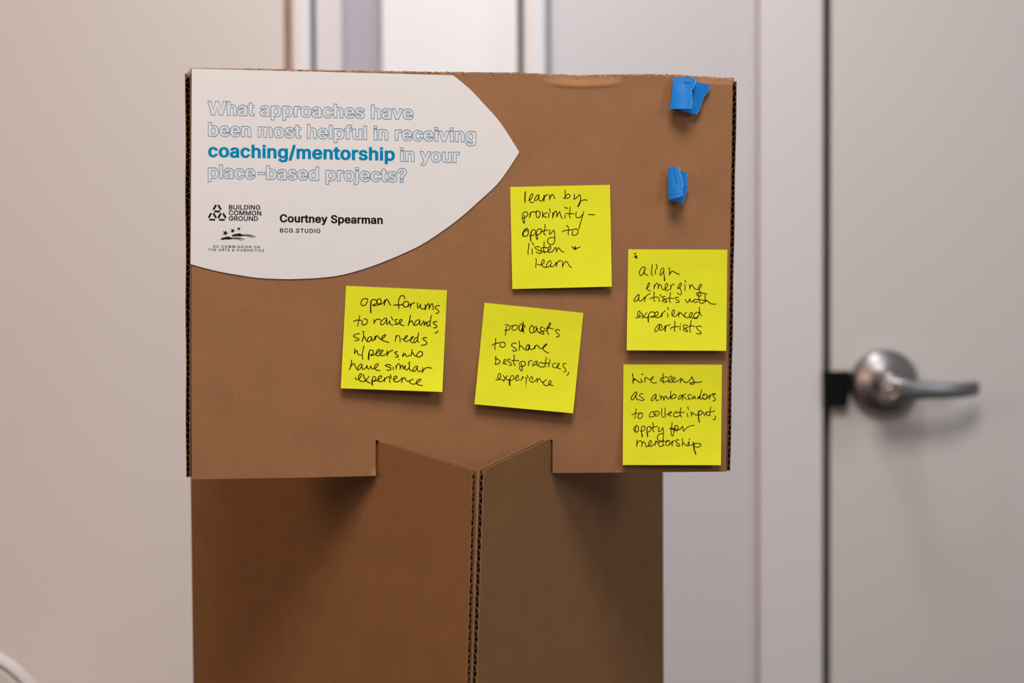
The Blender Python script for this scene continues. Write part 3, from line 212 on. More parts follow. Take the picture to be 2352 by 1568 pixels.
# handwriting: every note lists (x origin, y origin, scale, pen strokes); "w30:" sets a pen width
HAND = {
'forums': [(785, 665, 9.8, """
515,205 475,215 440,265 432,320 450,350 495,358 540,330 575,275 582,225 560,200 515,205
w28:660,255 655,330 650,420 655,515
655,265 675,232 715,217 760,230 787,262 785,300 750,325 695,350 735,358 800,345 850,322 885,275 880,225 850,205 815,215 795,255 800,300 840,328 890,322 930,300 955,270
968,225 965,280 958,350
958,345 970,290 995,235 1015,215 1040,240 1070,300 1097,350
1420,200 1410,160 1380,135 1345,133 1310,165 1285,230 1275,310 1280,380 1292,425
1170,347 1250,342 1370,338
1400,290 1380,310 1385,360 1420,390 1465,385 1500,340 1500,290 1465,265 1420,270 1388,300 1384,345 1410,382 1450,392 1500,365 1540,330
1548,310 1545,360 1540,410
1542,390 1560,340 1600,305 1642,293
1705,295 1705,350 1712,410 1745,390 1775,325
1772,325 1770,380 1785,420 1825,434 1860,425 1880,400
1880,330 1885,390 1880,455
1880,455 1900,380 1935,330 1960,315 1968,370 1968,440
1968,440 1990,370 2020,325 2040,315 2052,370 2058,430 2068,460
2200,360 2160,355 2115,375 2100,400 2130,435 2175,470 2188,500 2160,525 2112,535
405,580 395,650 375,730 358,818
268,715 310,690 380,683 445,690
470,705 450,740 460,780 500,792 550,770 577,720 565,675 530,657 500,655
722,670 730,710 730,765
732,750 755,695 795,665 850,665 872,688
1010,645 975,640 920,680 880,730 870,770 890,788 930,780 980,730 1010,660 1015,690 1010,745 1020,785
1020,785 1060,740 1080,700 1085,740 1105,785 1150,800
1115,605 1130,645 1150,680
1255,670 1220,668 1195,690 1210,720 1245,745 1245,765 1215,778 1180,778
1215,778 1270,770 1320,740 1355,690 1335,670 1305,685 1295,725 1320,775 1360,800 1398,808
1548,575 1535,650 1510,750 1495,810
1495,805 1520,750 1555,705 1585,705 1600,750 1620,790 1650,800
1760,690 1720,678 1675,700 1645,745 1635,785 1655,802 1700,785 1740,735 1758,690 1755,740 1760,790 1790,800
1790,795 1820,750 1845,705 1855,760 1855,810
1855,805 1880,750 1890,720 1905,760 1925,800
1975,700 1930,740 1915,790 1930,820 1960,815 1985,760 2000,680 2015,580
2000,690 1985,760 1980,800 2000,815
2140,715 2100,715 2058,735 2065,755 2110,790 2140,820 2125,850 2065,858
2165,930 2145,955 2095,978
400,1000 370,985 310,1005 265,1040 290,1065 350,1090 390,1115 375,1135 340,1143 290,1143
465,940 490,945 492,1000 485,1080 470,1130 455,1160
460,1155 480,1090 510,1060 530,1095 555,1140 580,1170
670,1060 630,1060 590,1100 575,1150 595,1172 630,1160 665,1110 680,1070 675,1120 680,1150 700,1150
700,1150 730,1110 760,1040 755,1090 750,1130
755,1110 775,1050 800,1035 830,1070 860,1112 885,1115 940,1085 990,1020 960,1015 915,1055 888,1100 915,1138 970,1162 1060,1183
1220,1035 1215,1100 1205,1160
1208,1140 1225,1060 1265,1030 1300,1060 1312,1120 1310,1175
1345,1110 1390,1120 1440,1090 1480,1040 1455,1035 1420,1075 1410,1130 1430,1165 1480,1160
1490,1142 1540,1130 1590,1090 1615,1060 1590,1055 1560,1090 1545,1140 1560,1180 1600,1195
1710,1080 1680,1075 1640,1110 1620,1160 1630,1195 1660,1180 1700,1130 1715,1060 1730,970
1712,1080 1705,1140 1720,1170 1738,1180
1910,1080 1880,1075 1830,1095 1835,1115 1890,1160 1918,1200 1900,1230 1850,1245 1790,1248
"""), (785, 775, 9.8, """
300,245 290,300 285,360
285,360 310,320 345,290 355,330 365,370 395,390 440,388
503,185 485,260 468,350 462,440 475,492
w32:615,345 608,400 603,490
612,340 625,295 665,280 705,300 715,335 690,370 640,398 700,395 760,375 800,340 840,300 850,272 820,265 785,310 770,370 785,405 820,410 870,370 910,320 930,290 905,280 870,310 860,360 880,400 930,405 985,380 1015,340
1030,290 1030,350 1020,415
1022,400 1050,340 1090,305 1150,283
1255,318 1220,320 1190,345 1220,370 1265,405 1265,435 1210,435
1288,495 1293,499
1390,340 1380,380 1365,425
1370,425 1400,390 1432,360 1440,400 1465,425 1500,415 1530,390
1582,270 1575,330 1555,415
1555,410 1575,360 1605,345 1625,385 1650,415 1680,410
1725,335 1690,380 1690,420 1730,435 1785,420 1820,375 1810,330 1770,313 1730,320
218,505 215,580 195,660 175,715
178,710 210,640 255,592 285,590 305,640 330,700 360,728
460,605 420,600 380,640 358,690 365,728 400,715 440,660 460,605 455,650 460,700 490,715
490,715 540,680 570,625 572,670 590,705 620,700 650,650 660,640
655,640 670,690 700,708
700,708 760,680 810,635 820,600 790,590 755,620 735,670 760,715 800,735 860,740
1108,635 1080,610 1020,608 980,630 1020,650 1090,675 1105,705 1080,730 1015,733
1158,660 1158,720
1215,640 1225,670 1218,710
1220,700 1240,625 1270,590 1300,600 1315,650 1310,710
1312,700 1340,640 1365,620 1375,660 1390,705
1390,700 1420,640 1430,630
1430,630 1425,690 1440,720 1480,720 1510,680
1522,540 1520,610 1525,690 1540,730 1590,750
1500,575 1515,578
1710,650 1670,645 1620,690 1600,740 1620,765 1660,740 1695,680 1705,660 1700,710 1720,755 1760,765 1800,740
1825,680 1825,730 1815,785
1820,770 1850,720 1900,680 1960,675 2025,690
305,895 315,935 350,945 395,920 430,880 450,835 430,810 395,840 375,900 400,960 440,985 490,985 545,970
490,830 500,880 530,940 570,985 600,1010 645,1022
610,870 570,930 525,965
w30:690,945 682,1000 688,1065
690,935 700,890 735,878 765,900 765,940 730,975 690,985
700,985 760,975 820,950 870,910 900,880 885,860 845,870 815,920 815,970 850,990 900,985 950,950
965,905 960,950 955,995
955,990 975,930 1020,890 1070,885 1085,900
1085,905 1080,950 1082,1005
1090,830 1105,870 1115,910
1165,930 1200,935 1240,900 1235,870 1200,870 1165,920 1170,970 1210,995 1260,990 1310,960 1335,930
1355,895 1360,950 1348,1010
1350,1000 1375,930 1410,900 1435,930 1460,975 1500,980 1535,970
1610,940 1570,945 1530,985 1530,1010 1570,1040 1630,1045 1680,1030
1680,1030 1740,990 1780,940 1745,935 1700,965 1675,1010 1700,1050 1750,1070 1812,1075
""")],
'learn': [(1180, 425, 10.69, """
w28:285,165 275,290 278,415
360,370 410,350 455,290 470,225 445,210 410,260 385,340 395,390 430,428 485,420
620,240 580,245 530,310 510,365 530,380 580,350 620,270 625,250 618,320 625,370 660,390 700,370 735,310
w28:745,255 745,320 735,388
738,370 755,300 790,245 830,235
878,240 885,300 880,360
882,350 905,280 940,230 970,250 1000,310 1012,330
1262,130 1265,220 1262,320
1260,315 1290,250 1335,220 1375,240 1380,280 1340,315 1280,325 1215,312
1490,220 1490,290 1475,350
1475,350 1540,310 1590,255 1625,235 1640,290 1638,360 1620,430 1600,490 1580,525
1800,368 1740,360 1690,370 1645,385 1630,410
w34:1632,410 1605,470 1582,520
260,730 262,800 262,860 255,935
250,940 225,880 210,800 210,740 235,680 280,655 330,670 345,715 320,765 270,795 210,808
w28:410,680 400,730 395,785
400,760 415,700 445,655 490,655 530,665
565,660 550,690 555,760 590,800 620,785 650,720 640,660 600,635 560,640 530,665
705,650 712,720 705,790
820,670 760,700 710,725
710,725 750,770 805,785
862,680 862,740 855,800
878,580 890,620 905,655
w28:965,680 965,740 958,800
960,790 985,700 1020,635 1045,650 1055,710 1055,780
1057,770 1090,700 1125,650 1140,700 1165,770 1192,815
1265,715 1260,760 1252,810
1255,535 1285,560 1325,562
1382,540 1378,640 1368,740 1385,810
1285,690 1370,700 1475,705
1535,660 1525,730 1540,790 1580,800 1640,780 1680,730
1718,650 1690,760 1640,920 1600,1070
1840,725 1900,718 1990,732
"""), (1180, 510, 10.69, """
330,155 280,170 225,260 215,320 250,345 300,345 345,310 360,240 345,170 315,150 275,190
235,310 240,250 280,210 345,205
w28:430,235 420,300 410,370 420,455
425,260 445,205 490,185 530,200 540,245 510,300 460,325 395,335
570,220 550,290 550,360 575,430 585,370 565,300
565,230 590,180 635,165 680,185 685,230 650,280 600,305 550,305
665,238 672,246
765,55 770,120 750,200 740,270 755,305 778,308
665,235 740,215 840,187
895,185 880,240 885,295
890,300 930,260 970,210 985,195 1005,250 1008,340 1010,430 985,520 930,550 870,535 830,480 840,420 890,385 950,380 1015,385
1295,88 1325,95 1345,150 1345,220 1335,270 1345,312
1190,235 1250,205 1340,193 1440,190
1460,220 1435,270 1440,315 1490,322 1550,300 1580,240 1570,185 1520,168 1440,185
375,515 365,620 350,720 355,788
445,655 455,720 457,785
455,492 475,540 492,575
635,615 600,600 545,605 525,630 560,660 620,695 675,730 675,760 630,768 585,755 550,725
745,475 745,560 735,660 740,735 765,750
850,640 780,620 700,630 665,670 690,705 740,725 810,730
810,730 870,690 910,640 905,590 880,590 850,640 840,700 860,738 900,740 950,720 990,665 1025,620 1045,660 1048,735
1048,720 1075,660 1095,625 1130,660 1170,710 1232,735
1430,605 1470,640 1520,675 1530,640 1500,590
1430,605 1500,640 1570,635 1632,605
540,890 555,940 548,1020 540,1105
590,1035 630,1050 690,1040 740,1000 750,940 725,920 695,960 680,1030 710,1085 760,1105 800,1105
915,960 880,950 830,1000 800,1060 810,1105 850,1095 900,1050 930,985 905,1050 910,1090 950,1090 1000,1060 1035,1000
1040,980 1048,1030 1045,1090
1045,1080 1065,1010 1105,955 1160,940
1195,955 1200,1030 1195,1100
1197,1090 1235,1010 1275,965 1310,975 1340,1030 1380,1090 1418,1108
""")],
'podcasts': [(1110, 730, 10.69, """
572,205 560,300 540,425
538,165 590,165 640,195 662,235 640,280 590,300 525,303
730,205 705,240 712,290 760,300 815,280 845,230 835,185 790,175 735,185 685,192
980,90 985,160 980,220
965,145 920,150 885,200 880,270 900,315 930,325
925,325 960,240 980,175
955,200 975,260 990,320 955,320
1020,240 1025,200 1000,180 960,180
975,175 960,230 960,290 995,360
w34:968,190 974,260 962,305
1220,240 1225,200 1195,185 1155,220 1135,280 1150,340 1190,365 1250,350
1310,200 1265,225 1240,280 1245,330 1270,335 1300,290 1310,240 1325,250 1320,300 1345,345 1375,350
1470,230 1430,225 1395,260 1420,300 1470,345 1490,385 1465,395 1410,375 1380,355 1400,340 1470,320 1570,300
1570,300 1590,250 1635,190 1650,130 1635,120 1605,170 1580,240 1570,310 1580,365 1610,402
1490,270 1540,250 1610,245 1715,270
1880,310 1840,285 1785,290 1770,305 1800,355 1850,400 1865,430 1840,460 1790,463
303,505 300,600 285,700 285,745 297,772
215,668 260,640 350,615 435,605
425,640 410,680 430,712 475,720 520,700 542,650 520,605 480,590 445,597
810,630 790,615 740,620 690,660 720,700 780,740 815,775 800,805 760,810 710,795
870,565 890,620 892,700 878,790
885,760 900,700 925,685 960,710 990,755 1040,775
1120,655 1085,660 1055,720 1060,780 1085,795 1120,760 1145,660 1135,720 1145,760 1190,772 1240,745 1265,690
w32:1122,680 1130,720 1105,770
1275,675 1270,715 1258,760
1262,750 1280,690 1315,665 1350,690 1385,735 1425,750 1460,735 1520,690 1565,635 1530,650 1480,700 1465,745 1490,795 1540,830 1605,858
"""), (1110, 800, 10.69, """
300,190 315,230 305,300 290,390
283,245 340,255 395,290 415,325 385,365 340,380 290,388
480,370 530,340 560,300 550,265 520,280 500,330 515,375 580,390
665,265 630,262 600,285 630,325 680,365 695,400 670,415 630,410
750,160 760,230 745,300 745,360 765,400 790,412
695,300 780,290 870,302
930,375 945,430 960,500 945,550 910,520 885,465
885,390 910,335 960,315 1010,325 1035,365 1020,410 970,435 885,430
1115,315 1115,370 1105,425
1112,380 1130,320 1165,295 1205,312
1335,330 1300,310 1250,345 1215,400 1220,425 1255,410 1300,370 1325,335 1310,380 1330,420 1360,420
1450,345 1400,345 1360,385 1360,425 1410,455 1480,450 1530,435
1550,215 1535,300 1515,400 1540,445
1450,365 1530,360 1635,355
1615,365 1605,420 1620,445
1630,270 1640,322
1785,358 1740,365 1700,405 1710,450 1760,475 1810,465 1850,420 1865,370 1845,365 1815,410 1815,460 1850,490 1900,500
2030,370 1990,365 1955,400 1975,450 2020,510 2030,545 2005,570 1970,573
2090,580 2090,625 2055,660
310,750 340,775 390,750 425,690 425,635 400,612 370,650 355,710 385,750 430,765 510,775
490,660 525,710 570,755 650,785
590,670 545,720 500,805
w34:652,760 645,830 653,900
655,770 670,700 705,665 745,680 750,730 720,770 670,785
790,740 840,715 865,680 845,655 810,680 790,740 800,780 840,785 890,755
960,700 945,740 925,790
930,780 955,730 990,695
1045,710 1055,770 1050,850
w8:1050,850 1055,900 1062,950
1080,660 1095,690 1090,725
1195,780 1215,735 1200,700 1165,705 1135,750 1150,805 1200,830 1260,810 1305,750
1320,735 1330,780 1320,830
1325,820 1345,760 1380,740 1410,780 1450,835 1490,830
1555,770 1510,790 1470,840 1490,885 1550,910 1620,890 1660,840 1660,795 1630,795 1605,840 1620,880 1670,900 1715,912
""")],
'align': [(1440, 575, 10.69, """
w36:192,78 205,78
180,140 198,144
w28:212,140 240,132
238,130 242,152
w30:205,172 245,178
440,480 455,440 420,405 370,420 320,490 308,570 330,610 370,600 410,545 430,470 425,530 450,585 510,600
620,340 610,450 600,540 620,618
708,455 700,510 697,580
722,335 735,390 740,450
905,520 905,450 875,430 835,480 815,560 820,605 850,590 890,520 905,500
895,510 910,600 925,680 928,745
w30:920,680 928,742
1025,425 1045,450 1050,520 1040,598
1040,598 1080,530 1120,505 1170,530 1230,565 1285,585
460,935 500,920 540,870 552,800 530,800 505,860 495,930 520,975 580,988
670,850 668,890 658,950
660,940 690,860 735,800 760,820 770,880 765,945
768,935 785,870 810,830 840,860 860,930 895,960 940,945 980,900 1000,840 980,805 950,830 935,900 950,975 985,990 1030,955
1060,850 1080,890 1070,960
1072,940 1090,870 1120,835 1162,832
1340,830 1320,800 1280,840 1250,900 1250,935 1290,915 1330,850 1345,830
1290,900 1320,960 1340,1040 1325,1080 1290,1080 1235,1045
1425,835 1425,910 1420,985
1425,735 1450,780
1530,840 1545,890 1540,950
1545,930 1570,860 1595,840 1630,890 1680,945 1740,955 1790,920 1825,870 1830,835 1800,835 1765,880 1765,940 1790,1000 1815,1060 1810,1110 1775,1125 1730,1100 1705,1060 1730,1035 1790,1035 1860,1045 1965,1070
"""), (1440, 665, 10.69, """
305,125 270,125 210,190 178,250 185,285 225,280 275,230 300,130 290,200 290,255 320,275 370,260 430,190
440,180 440,240 435,290
437,270 455,190 500,130 575,95
660,50 670,110 655,200 660,260 690,288
565,225 620,195 690,185 770,185
790,200 792,250 790,295
812,118 850,178
945,165 900,165 875,190 910,225 970,270 980,300 935,305 870,275 880,255 950,230
1070,65 1055,160 1045,250 1065,315
960,215 1050,210 1150,212
1270,195 1230,180 1185,200 1220,240 1280,280 1280,305 1200,315
1435,240 1460,290 1490,318 1525,270 1545,220 1555,270 1590,305 1625,270 1640,250 1650,295 1690,315 1740,290
1760,90 1760,130 1765,200 1775,280 1810,330 1860,330 1910,300
1655,240 1740,240 1850,255 1950,275
1922,130 1920,220 1922,295
1925,290 1945,260 1985,285 2050,335 2110,350 2190,352
215,690 265,685 310,630 325,560 305,520 275,550 260,620 280,670 320,670 370,640
365,570 385,625 430,675 515,688
490,560 430,630 370,712
w28:520,650 522,720 525,790
525,690 540,600 580,550 630,545 680,570 680,620 640,655 560,672 640,670 700,660 750,620 765,565 735,540 700,560 685,620 710,675 760,685 820,660 855,600
850,570 855,620 850,670
852,650 875,590 905,545 940,515
998,580 1003,625 1000,680
995,430 1028,495
1105,620 1140,600 1170,550 1160,500 1135,500 1105,560 1110,630 1150,655 1210,640 1260,585
1275,540 1275,600 1268,665
1270,650 1290,585 1325,570 1365,610 1400,650 1430,660
1470,565 1425,580 1415,630 1440,675 1500,685 1560,665 1600,610 1605,560 1575,560 1535,610 1540,660 1580,685 1640,690
1770,560 1710,555 1650,610 1635,670 1660,705 1710,690 1760,630 1780,540 1780,430
1780,540 1800,590 1840,645
w32:1650,690 1690,702 1740,678
850,945 860,890 830,855 780,855 720,920 685,990 690,1025 720,1025 770,970 805,870 800,940 810,990 860,990 920,935
w28:935,890 940,950 935,1020
937,1000 955,920 990,875 1060,862
1175,770 1180,850 1165,930 1165,990 1180,1022
1075,965 1090,930 1160,910 1275,900
1310,890 1305,940 1310,995
1315,832 1325,850
1485,880 1430,865 1380,885 1400,935 1470,985 1495,1020 1460,1030 1400,1005 1390,970 1450,940 1500,910 1590,890 1670,900
1578,735 1570,820 1550,920 1545,1010 1570,1052
1825,910 1790,890 1720,905 1705,930 1750,990 1815,1040 1825,1070 1780,1085 1705,1073
""")],
'hire': [(1435, 845, 10.69, """
195,135 205,210 210,290 207,380
180,325 230,285 280,290 330,330 370,352 410,340
207,270 240,265 270,285
188,172 193,178
395,265 410,300 430,345
410,145 448,158
490,245 495,290 495,342
495,335 500,250 525,230 560,250 600,280 640,285 690,250 705,220 680,215 645,260 640,320 670,355 720,368 778,355
945,135 940,210 935,290 945,350 970,368
1045,215 980,225 900,250 870,285 900,315 960,330 1050,325 1120,290 1165,225 1145,195 1100,220 1065,280 1085,340 1140,345 1200,300 1240,250 1230,230 1190,250 1165,300 1185,345 1240,340 1310,310 1345,280
1370,240 1375,290 1360,360
1362,355 1390,290 1415,265 1440,310 1480,355 1540,345 1600,290 1650,210
1650,210 1675,270 1705,330 1710,370 1670,395 1610,385 1610,365 1680,350 1770,350 1840,345 1890,325
300,600 260,590 200,660 155,740 165,775 210,765 260,690 300,605 275,680 285,750 310,775 355,770
445,630 400,630 360,660 380,700 440,740 475,775 440,795 380,790
770,650 730,650 680,710 650,770 665,800 710,780 750,720 772,655 765,730 775,790 805,800 830,775
865,665 885,720 885,780
888,760 900,700 930,700 950,740 960,790
962,780 985,710 1010,680 1030,720 1055,755 1090,740 1120,690
1130,565 1125,660 1135,760
1135,745 1160,690 1205,640 1245,660 1260,700 1225,735 1160,750
1420,690 1400,660 1350,680 1315,740 1330,765 1375,740 1410,670 1415,720 1430,785
1500,640 1450,650 1435,690 1480,730 1520,768
1630,650 1570,655 1550,690 1580,735 1600,765 1550,760
1720,690 1690,690 1650,730 1650,755 1685,745 1720,700 1725,730 1745,755
1835,690 1790,730 1790,750 1830,730 1860,650 1890,530
1850,660 1850,730 1870,765 1910,740
1960,665 1920,670 1915,720 1950,765 2000,750 2020,700 2005,645 1960,630 1925,650
1940,750 1980,765 2030,730 2085,660
2085,665 2080,715 2075,770
2078,750 2100,680 2140,645 2190,625 2230,640
2230,645 2190,640 2165,670 2190,710 2225,760 2215,795 2165,808
"""), (1435, 930, 10.69, """
w17:280,85 265,180 255,260 242,335
w17:175,243 220,215 275,200 340,195
w20:375,205 335,240 320,290 345,322 395,318 435,270 435,220 410,195 375,190
710,165 670,160 620,210 600,260 620,290 680,285 740,255
770,205 740,235 750,265 800,265 840,220 835,165 790,150 735,165 705,195 730,230 770,210
915,80 905,160 905,240 925,290 955,293
990,70 988,160 990,240 995,295
1030,225 1080,220 1130,195 1145,165 1120,165 1080,200 1080,245 1140,265
1280,155 1240,165 1200,215 1205,270 1260,290 1320,270 1360,245
1380,65 1360,150 1365,230 1395,295
1260,200 1320,180 1380,180 1460,178
1530,200 1545,250 1553,295
1540,40 1555,75 1570,105
1625,155 1640,210 1637,265
1640,260 1650,200 1675,190 1710,225 1750,245 1790,230
w26:1815,150 1810,230 1815,330 1830,420
1812,240 1820,170 1855,135 1890,150 1900,190 1870,230 1820,250
1930,175 1940,215 1960,250 1985,210 2005,170 2010,230 2040,262 2080,240
2110,50 2095,140 2085,220 2105,265
2010,170 2100,165 2190,155 2205,130
2215,260 2230,310 2205,355 2170,348
275,540 260,590 265,635
215,590 250,640
215,585 260,520 310,505 340,560 330,630 280,665 245,640
410,570 410,650 420,720 432,778
w28:415,690 432,772
405,590 420,535 455,515 495,530 500,580 465,625 385,638
545,570 545,650 555,720 565,778
w28:552,690 564,772
545,600 560,545 600,525 645,545 645,595 605,645 550,665
690,430 700,510 690,590 700,640 720,645
650,560 720,540 810,520
850,545 825,600 835,650 870,640 910,590 935,550
w20:935,555 950,640 950,740 945,830 920,880 860,880 810,840 800,780 840,720 930,695
1165,420 1155,500 1140,580 1140,680 1165,760 1195,720 1205,640 1195,590
1105,575 1150,560 1200,590
1105,575 1150,590 1190,590
1240,560 1215,590 1240,630 1290,620 1310,560 1290,505 1245,505 1215,545 1240,590 1300,605 1360,590 1410,530
1415,515 1430,570 1445,640 1480,600 1550,540 1630,505 1712,500
295,855 300,930 290,1020
292,1005 320,910 370,875 410,890 425,950 415,1020
418,1000 440,920 475,900 505,950 530,1020 570,1010 630,960 655,890 630,870 595,910 585,980 610,1010 660,1010 720,950
760,875 755,930 740,995
742,985 770,900 800,890 820,940 845,995 880,1020 930,990
945,860 940,930 945,980 970,990
820,945 850,905 930,890 1060,890
1040,890 1005,930 1020,980 1060,990 1105,950 1105,890 1070,865 1030,875
1060,990 1120,955 1160,910
1160,890 1165,950 1162,1010
1164,950 1180,890 1215,865
1325,855 1285,850 1250,880 1280,920 1335,960 1345,1000 1310,1010 1265,975
1410,820 1420,900 1408,1000
1410,990 1430,930 1455,930 1490,980 1530,1000 1560,985
1560,985 1580,930 1585,900 1555,930 1550,970 1590,990 1650,975 1680,940
1580,855 1600,830
w28:1690,915 1690,1000 1710,1100 1745,1200
1690,985 1740,940 1810,945 1860,950 1865,990 1820,1025 1750,1030 1700,1000
""")],
}
def smooth(pts, n=5):
    if len(pts) < 3: return pts
    P = [pts[0]] + pts + [pts[-1]]; out = []
    for i in range(1, len(P) - 2):
        a, b, c, d = P[i-1:i+3]
        for j in range(n):
            t = j / n; t2 = t*t; t3 = t2*t
            out.append(tuple(.5*(2*b[k]+(c[k]-a[k])*t+(2*a[k]-5*b[k]+4*c[k]-d[k])*t2+(3*b[k]-a[k]-3*c[k]+d[k])*t3) for k in (0, 1)))
    out.append(pts[-1])
    return out

def pen_strokes(key):
    """pen strokes of one note in photograph pixels: [(width, points)]"""
    res = []
    for ox, oy, sc, txt in HAND[key]:
        for ln in txt.strip().splitlines():
            w = 19.8
            if ln[0] == 'w': h, ln = ln.split(':'); w = float(h[1:])
            pts = [tuple(float(v) for v in q.split(',')) for q in ln.split()]
            res.append((w / sc, [(ox + x / sc, oy + y / sc) for x, y in smooth(pts)]))
    return res

# ---------------------------------------------------------------- the room
YW = 2.15                                   # distance of the far wall
def X(px, py=784, y=YW): return W(px, py, y).x
CEIL = 2.7
b = MB(); b.box((-3.2, -4.0, -.05), (3.2, 4.2, 0)); struct(b.out('floor', M_FLOOR), 'dark carpeted floor', 'floor')
b = MB(); b.box((-3.2, -4.0, CEIL), (3.2, 4.2, CEIL + .05)); struct(b.out('ceiling', M_CEIL), 'white ceiling', 'ceiling')
xa, xb = X(652, 80), X(1265, 80)            # the open bay between the two wall pieces
xs = X(1738)                                # right end of the wall, where the door trim starts
b = MB(); b.box((-3.2, YW, 0), (xa, YW + .14, CEIL)); struct(b.out('wall_left', M_WALL, origin=(-1.7, YW, 0)), 'plain off white wall left of the bay', 'wall')
b = MB(); b.box((xb, YW, 0), (xs, YW + .14, CEIL)); struct(b.out('wall_back', M_WALLR, origin=(xb, YW, 0)), 'plain off white wall between the bay and the door', 'wall')
# brown return on the left wall's end
x1 = X(667, 80)
b = MB(); b.box((xa + .0005, YW + .003, 0), (x1, YW + .12, CEIL)); struct(b.out('trim_1', M_WOOD, origin=(xa, YW, 0)), 'brown edge strip on the end of the left wall', 'trim')
def rounded_post(x0, x1, y0, y1, r, n=8):
    pts = []
    for cx, cy, a0 in ((x0 + r, y0 + r, 180), (x1 - r, y0 + r, 270)):
        for i in range(n + 1):
            a = math.radians(a0 + 90 * i / n); pts.append((cx + r * math.cos(a), cy + r * math.sin(a)))
    pts += [(x1, y1), (x0, y1)]
    m = MB(); k = len(pts)
    m.v = [Vector((x, y, 0)) for x, y in pts] + [Vector((x, y, CEIL)) for x, y in pts]
    for i in range(k): m.f.append((i, (i + 1) % k, k + (i + 1) % k, k + i)); m.m.append(0)
    m.f.append(tuple(range(k))[::-1]); m.m.append(0); m.f.append(tuple(range(k, 2 * k))); m.m.append(0)
    return m
# left jamb: a rounded glossy post, a dark seam, a flat board, then a grey reveal
xj = X(715, 80); struct(rounded_post(x1 + .0005, xj, YW - .012, YW + .10, .011).out('trim_2', M_GLOSS, origin=(x1, YW, 0)), 'rounded glossy white post on the left of the bay', 'trim')
xk, xl, xm = X(725, 80), X(784, 80), X(872, 80)
b = MB(); b.box((xj, YW + .03, 0), (xk, YW + .08, CEIL)); struct(b.out('trim_3', M_SEAM, origin=(xj, YW, 0)), 'dark narrow seam beside the left post', 'trim')
b = MB(); b.box((xk + .0005, YW - .002, 0), (xl, YW + .09, CEIL)); struct(b.out('trim_4', M_TRIM, origin=(xk, YW, 0)), 'flat white board beside the dark seam', 'trim')
b = MB(); b.box((xl + .0005, YW + .05, 0), (xm, YW + .10, CEIL)); struct(b.out('trim_5', M_GREY, origin=(xl, YW, 0)), 'grey recessed strip left of the white leaf', 'trim')
# bright white leaf of the bay and its right jamb
xn, xo, xp = X(1190, 80), X(1201, 80), X(1256, 80)
b = MB(); b.box((xm + .0005, YW + .035, 0), (xn, YW + .075, CEIL)); struct(b.out('door_1', M_LEAF, origin=(xm, YW, 0)), 'bright white door leaf standing behind the display board', 'door')
b = MB(); b.box((xn + .0005, YW + .06, 0), (xo - .0005, YW + .10, CEIL)); struct(b.out('trim_6', M_BLACK, origin=(xn, YW, 0)), 'dark seam right of the white leaf', 'trim')
struct(rounded_post(xo, xp, YW - .02, YW + .10, .013).out('trim_7', M_GLOSS, origin=(xo, YW, 0)), 'rounded glossy white post right of the white leaf', 'trim')
b = MB(); b.box((xp + .0005, YW + .02, 0), (xb - .0005, YW + .10, CEIL)); struct(b.out('trim_8', M_RET, origin=(xp, YW, 0)), 'taupe return right of the glossy post', 'trim')
# right: door frame and door
xf0, xf1, xd0 = X(1741), X(1887), X(1907)
b = MB(); b.box((xs + .0005, YW + .004, 0), (xf0, YW + .12, CEIL)); struct(b.out('trim_9', M_GREY, origin=(xs, YW, 0)), 'thin joint left of the door frame, its shadow painted grey', 'trim')  # the joint's shadow is put into the strip's grey colour
m = rounded_post(xf0 + .0005, xf1, YW - .014, YW + .12, .004, 4); struct(m.out('trim_10', M_TRIM, origin=(xf0, YW, 0)), 'flat white door frame left of the door', 'trim')
b = MB(); b.box((xf1 + .0005, YW + .03, 0), (xd0 - .0005, YW + .10, CEIL)); struct(b.out('trim_11', M_BLACK, origin=(xf1, YW, 0)), 'black gap between frame and door', 'trim')
DY = YW - .006                              # front face of the door
m = rounded_post(xd0, xd0 + .92, DY, DY + .045, .003, 4)
door = struct(m.out('door_2', M_DOOR, origin=(xd0, DY, 0)), 'plain off white door with lever handle', 'door')
b = MB(); b.box((xd0 + .925, YW, 0), (3.2, YW + .14, CEIL)); struct(b.out('wall_right', M_WALL, origin=(2.5, YW, 0)), 'off white wall right of the door', 'wall')
# other walls of the room, behind and beside the viewer
b = MB(); b.box((-3.3, -4.0, 0), (-3.2, YW, CEIL)); struct(b.out('wall_side', M_WALL, origin=(-3.2, 0, 0)), 'left side wall', 'wall')

# lever handle on the door
def lathe(center, prof, n=48, axis=Vector((0, -1, 0))):
    m = MB(); u = Vector((1, 0, 0)); v = Vector((0, 0, 1)); k = len(prof)
    for i in range(n):
        a = 2 * math.pi * i / n
        for r, h in prof: m.v.append(center + (u * math.cos(a) + v * math.sin(a)) * r + axis * h)
    for i in range(n):
        for j in range(k - 1):
            q = (i*k+j, ((i+1) % n)*k+j, ((i+1) % n)*k+j+1, i*k+j+1)
            m.f.append(q); m.m.append(0)
    return m
rc = W(2030, 880, DY); rc.y = DY
hub = W(2046, 897, DY - .062); hub.y = DY
R0 = (W(2030 + 79, 880, DY) - W(2030, 880, DY)).length
hd = thing('door_handle', (rc.x, DY, rc.z), 'lever', 'x'); del hd['category']; hd['label'] = 'satin metal lever handle on the white door'
hd.parent = door; hd.location = Vector((rc.x, DY, rc.z)) - ABS['door_2']
prof = [(R0, 0), (R0, .004), (R0*.985, .007), (R0*.93, .0105), (R0*.82, .015), (R0*.68, .019), (R0*.55, .022), (R0*.46, .026), (R0*.40, .033), (R0*.38, .044), (R0*.36, .052), (0.0001, .052)]
lathe(rc, prof).out('rose', M_NICKEL, parent=hd, smooth=True)
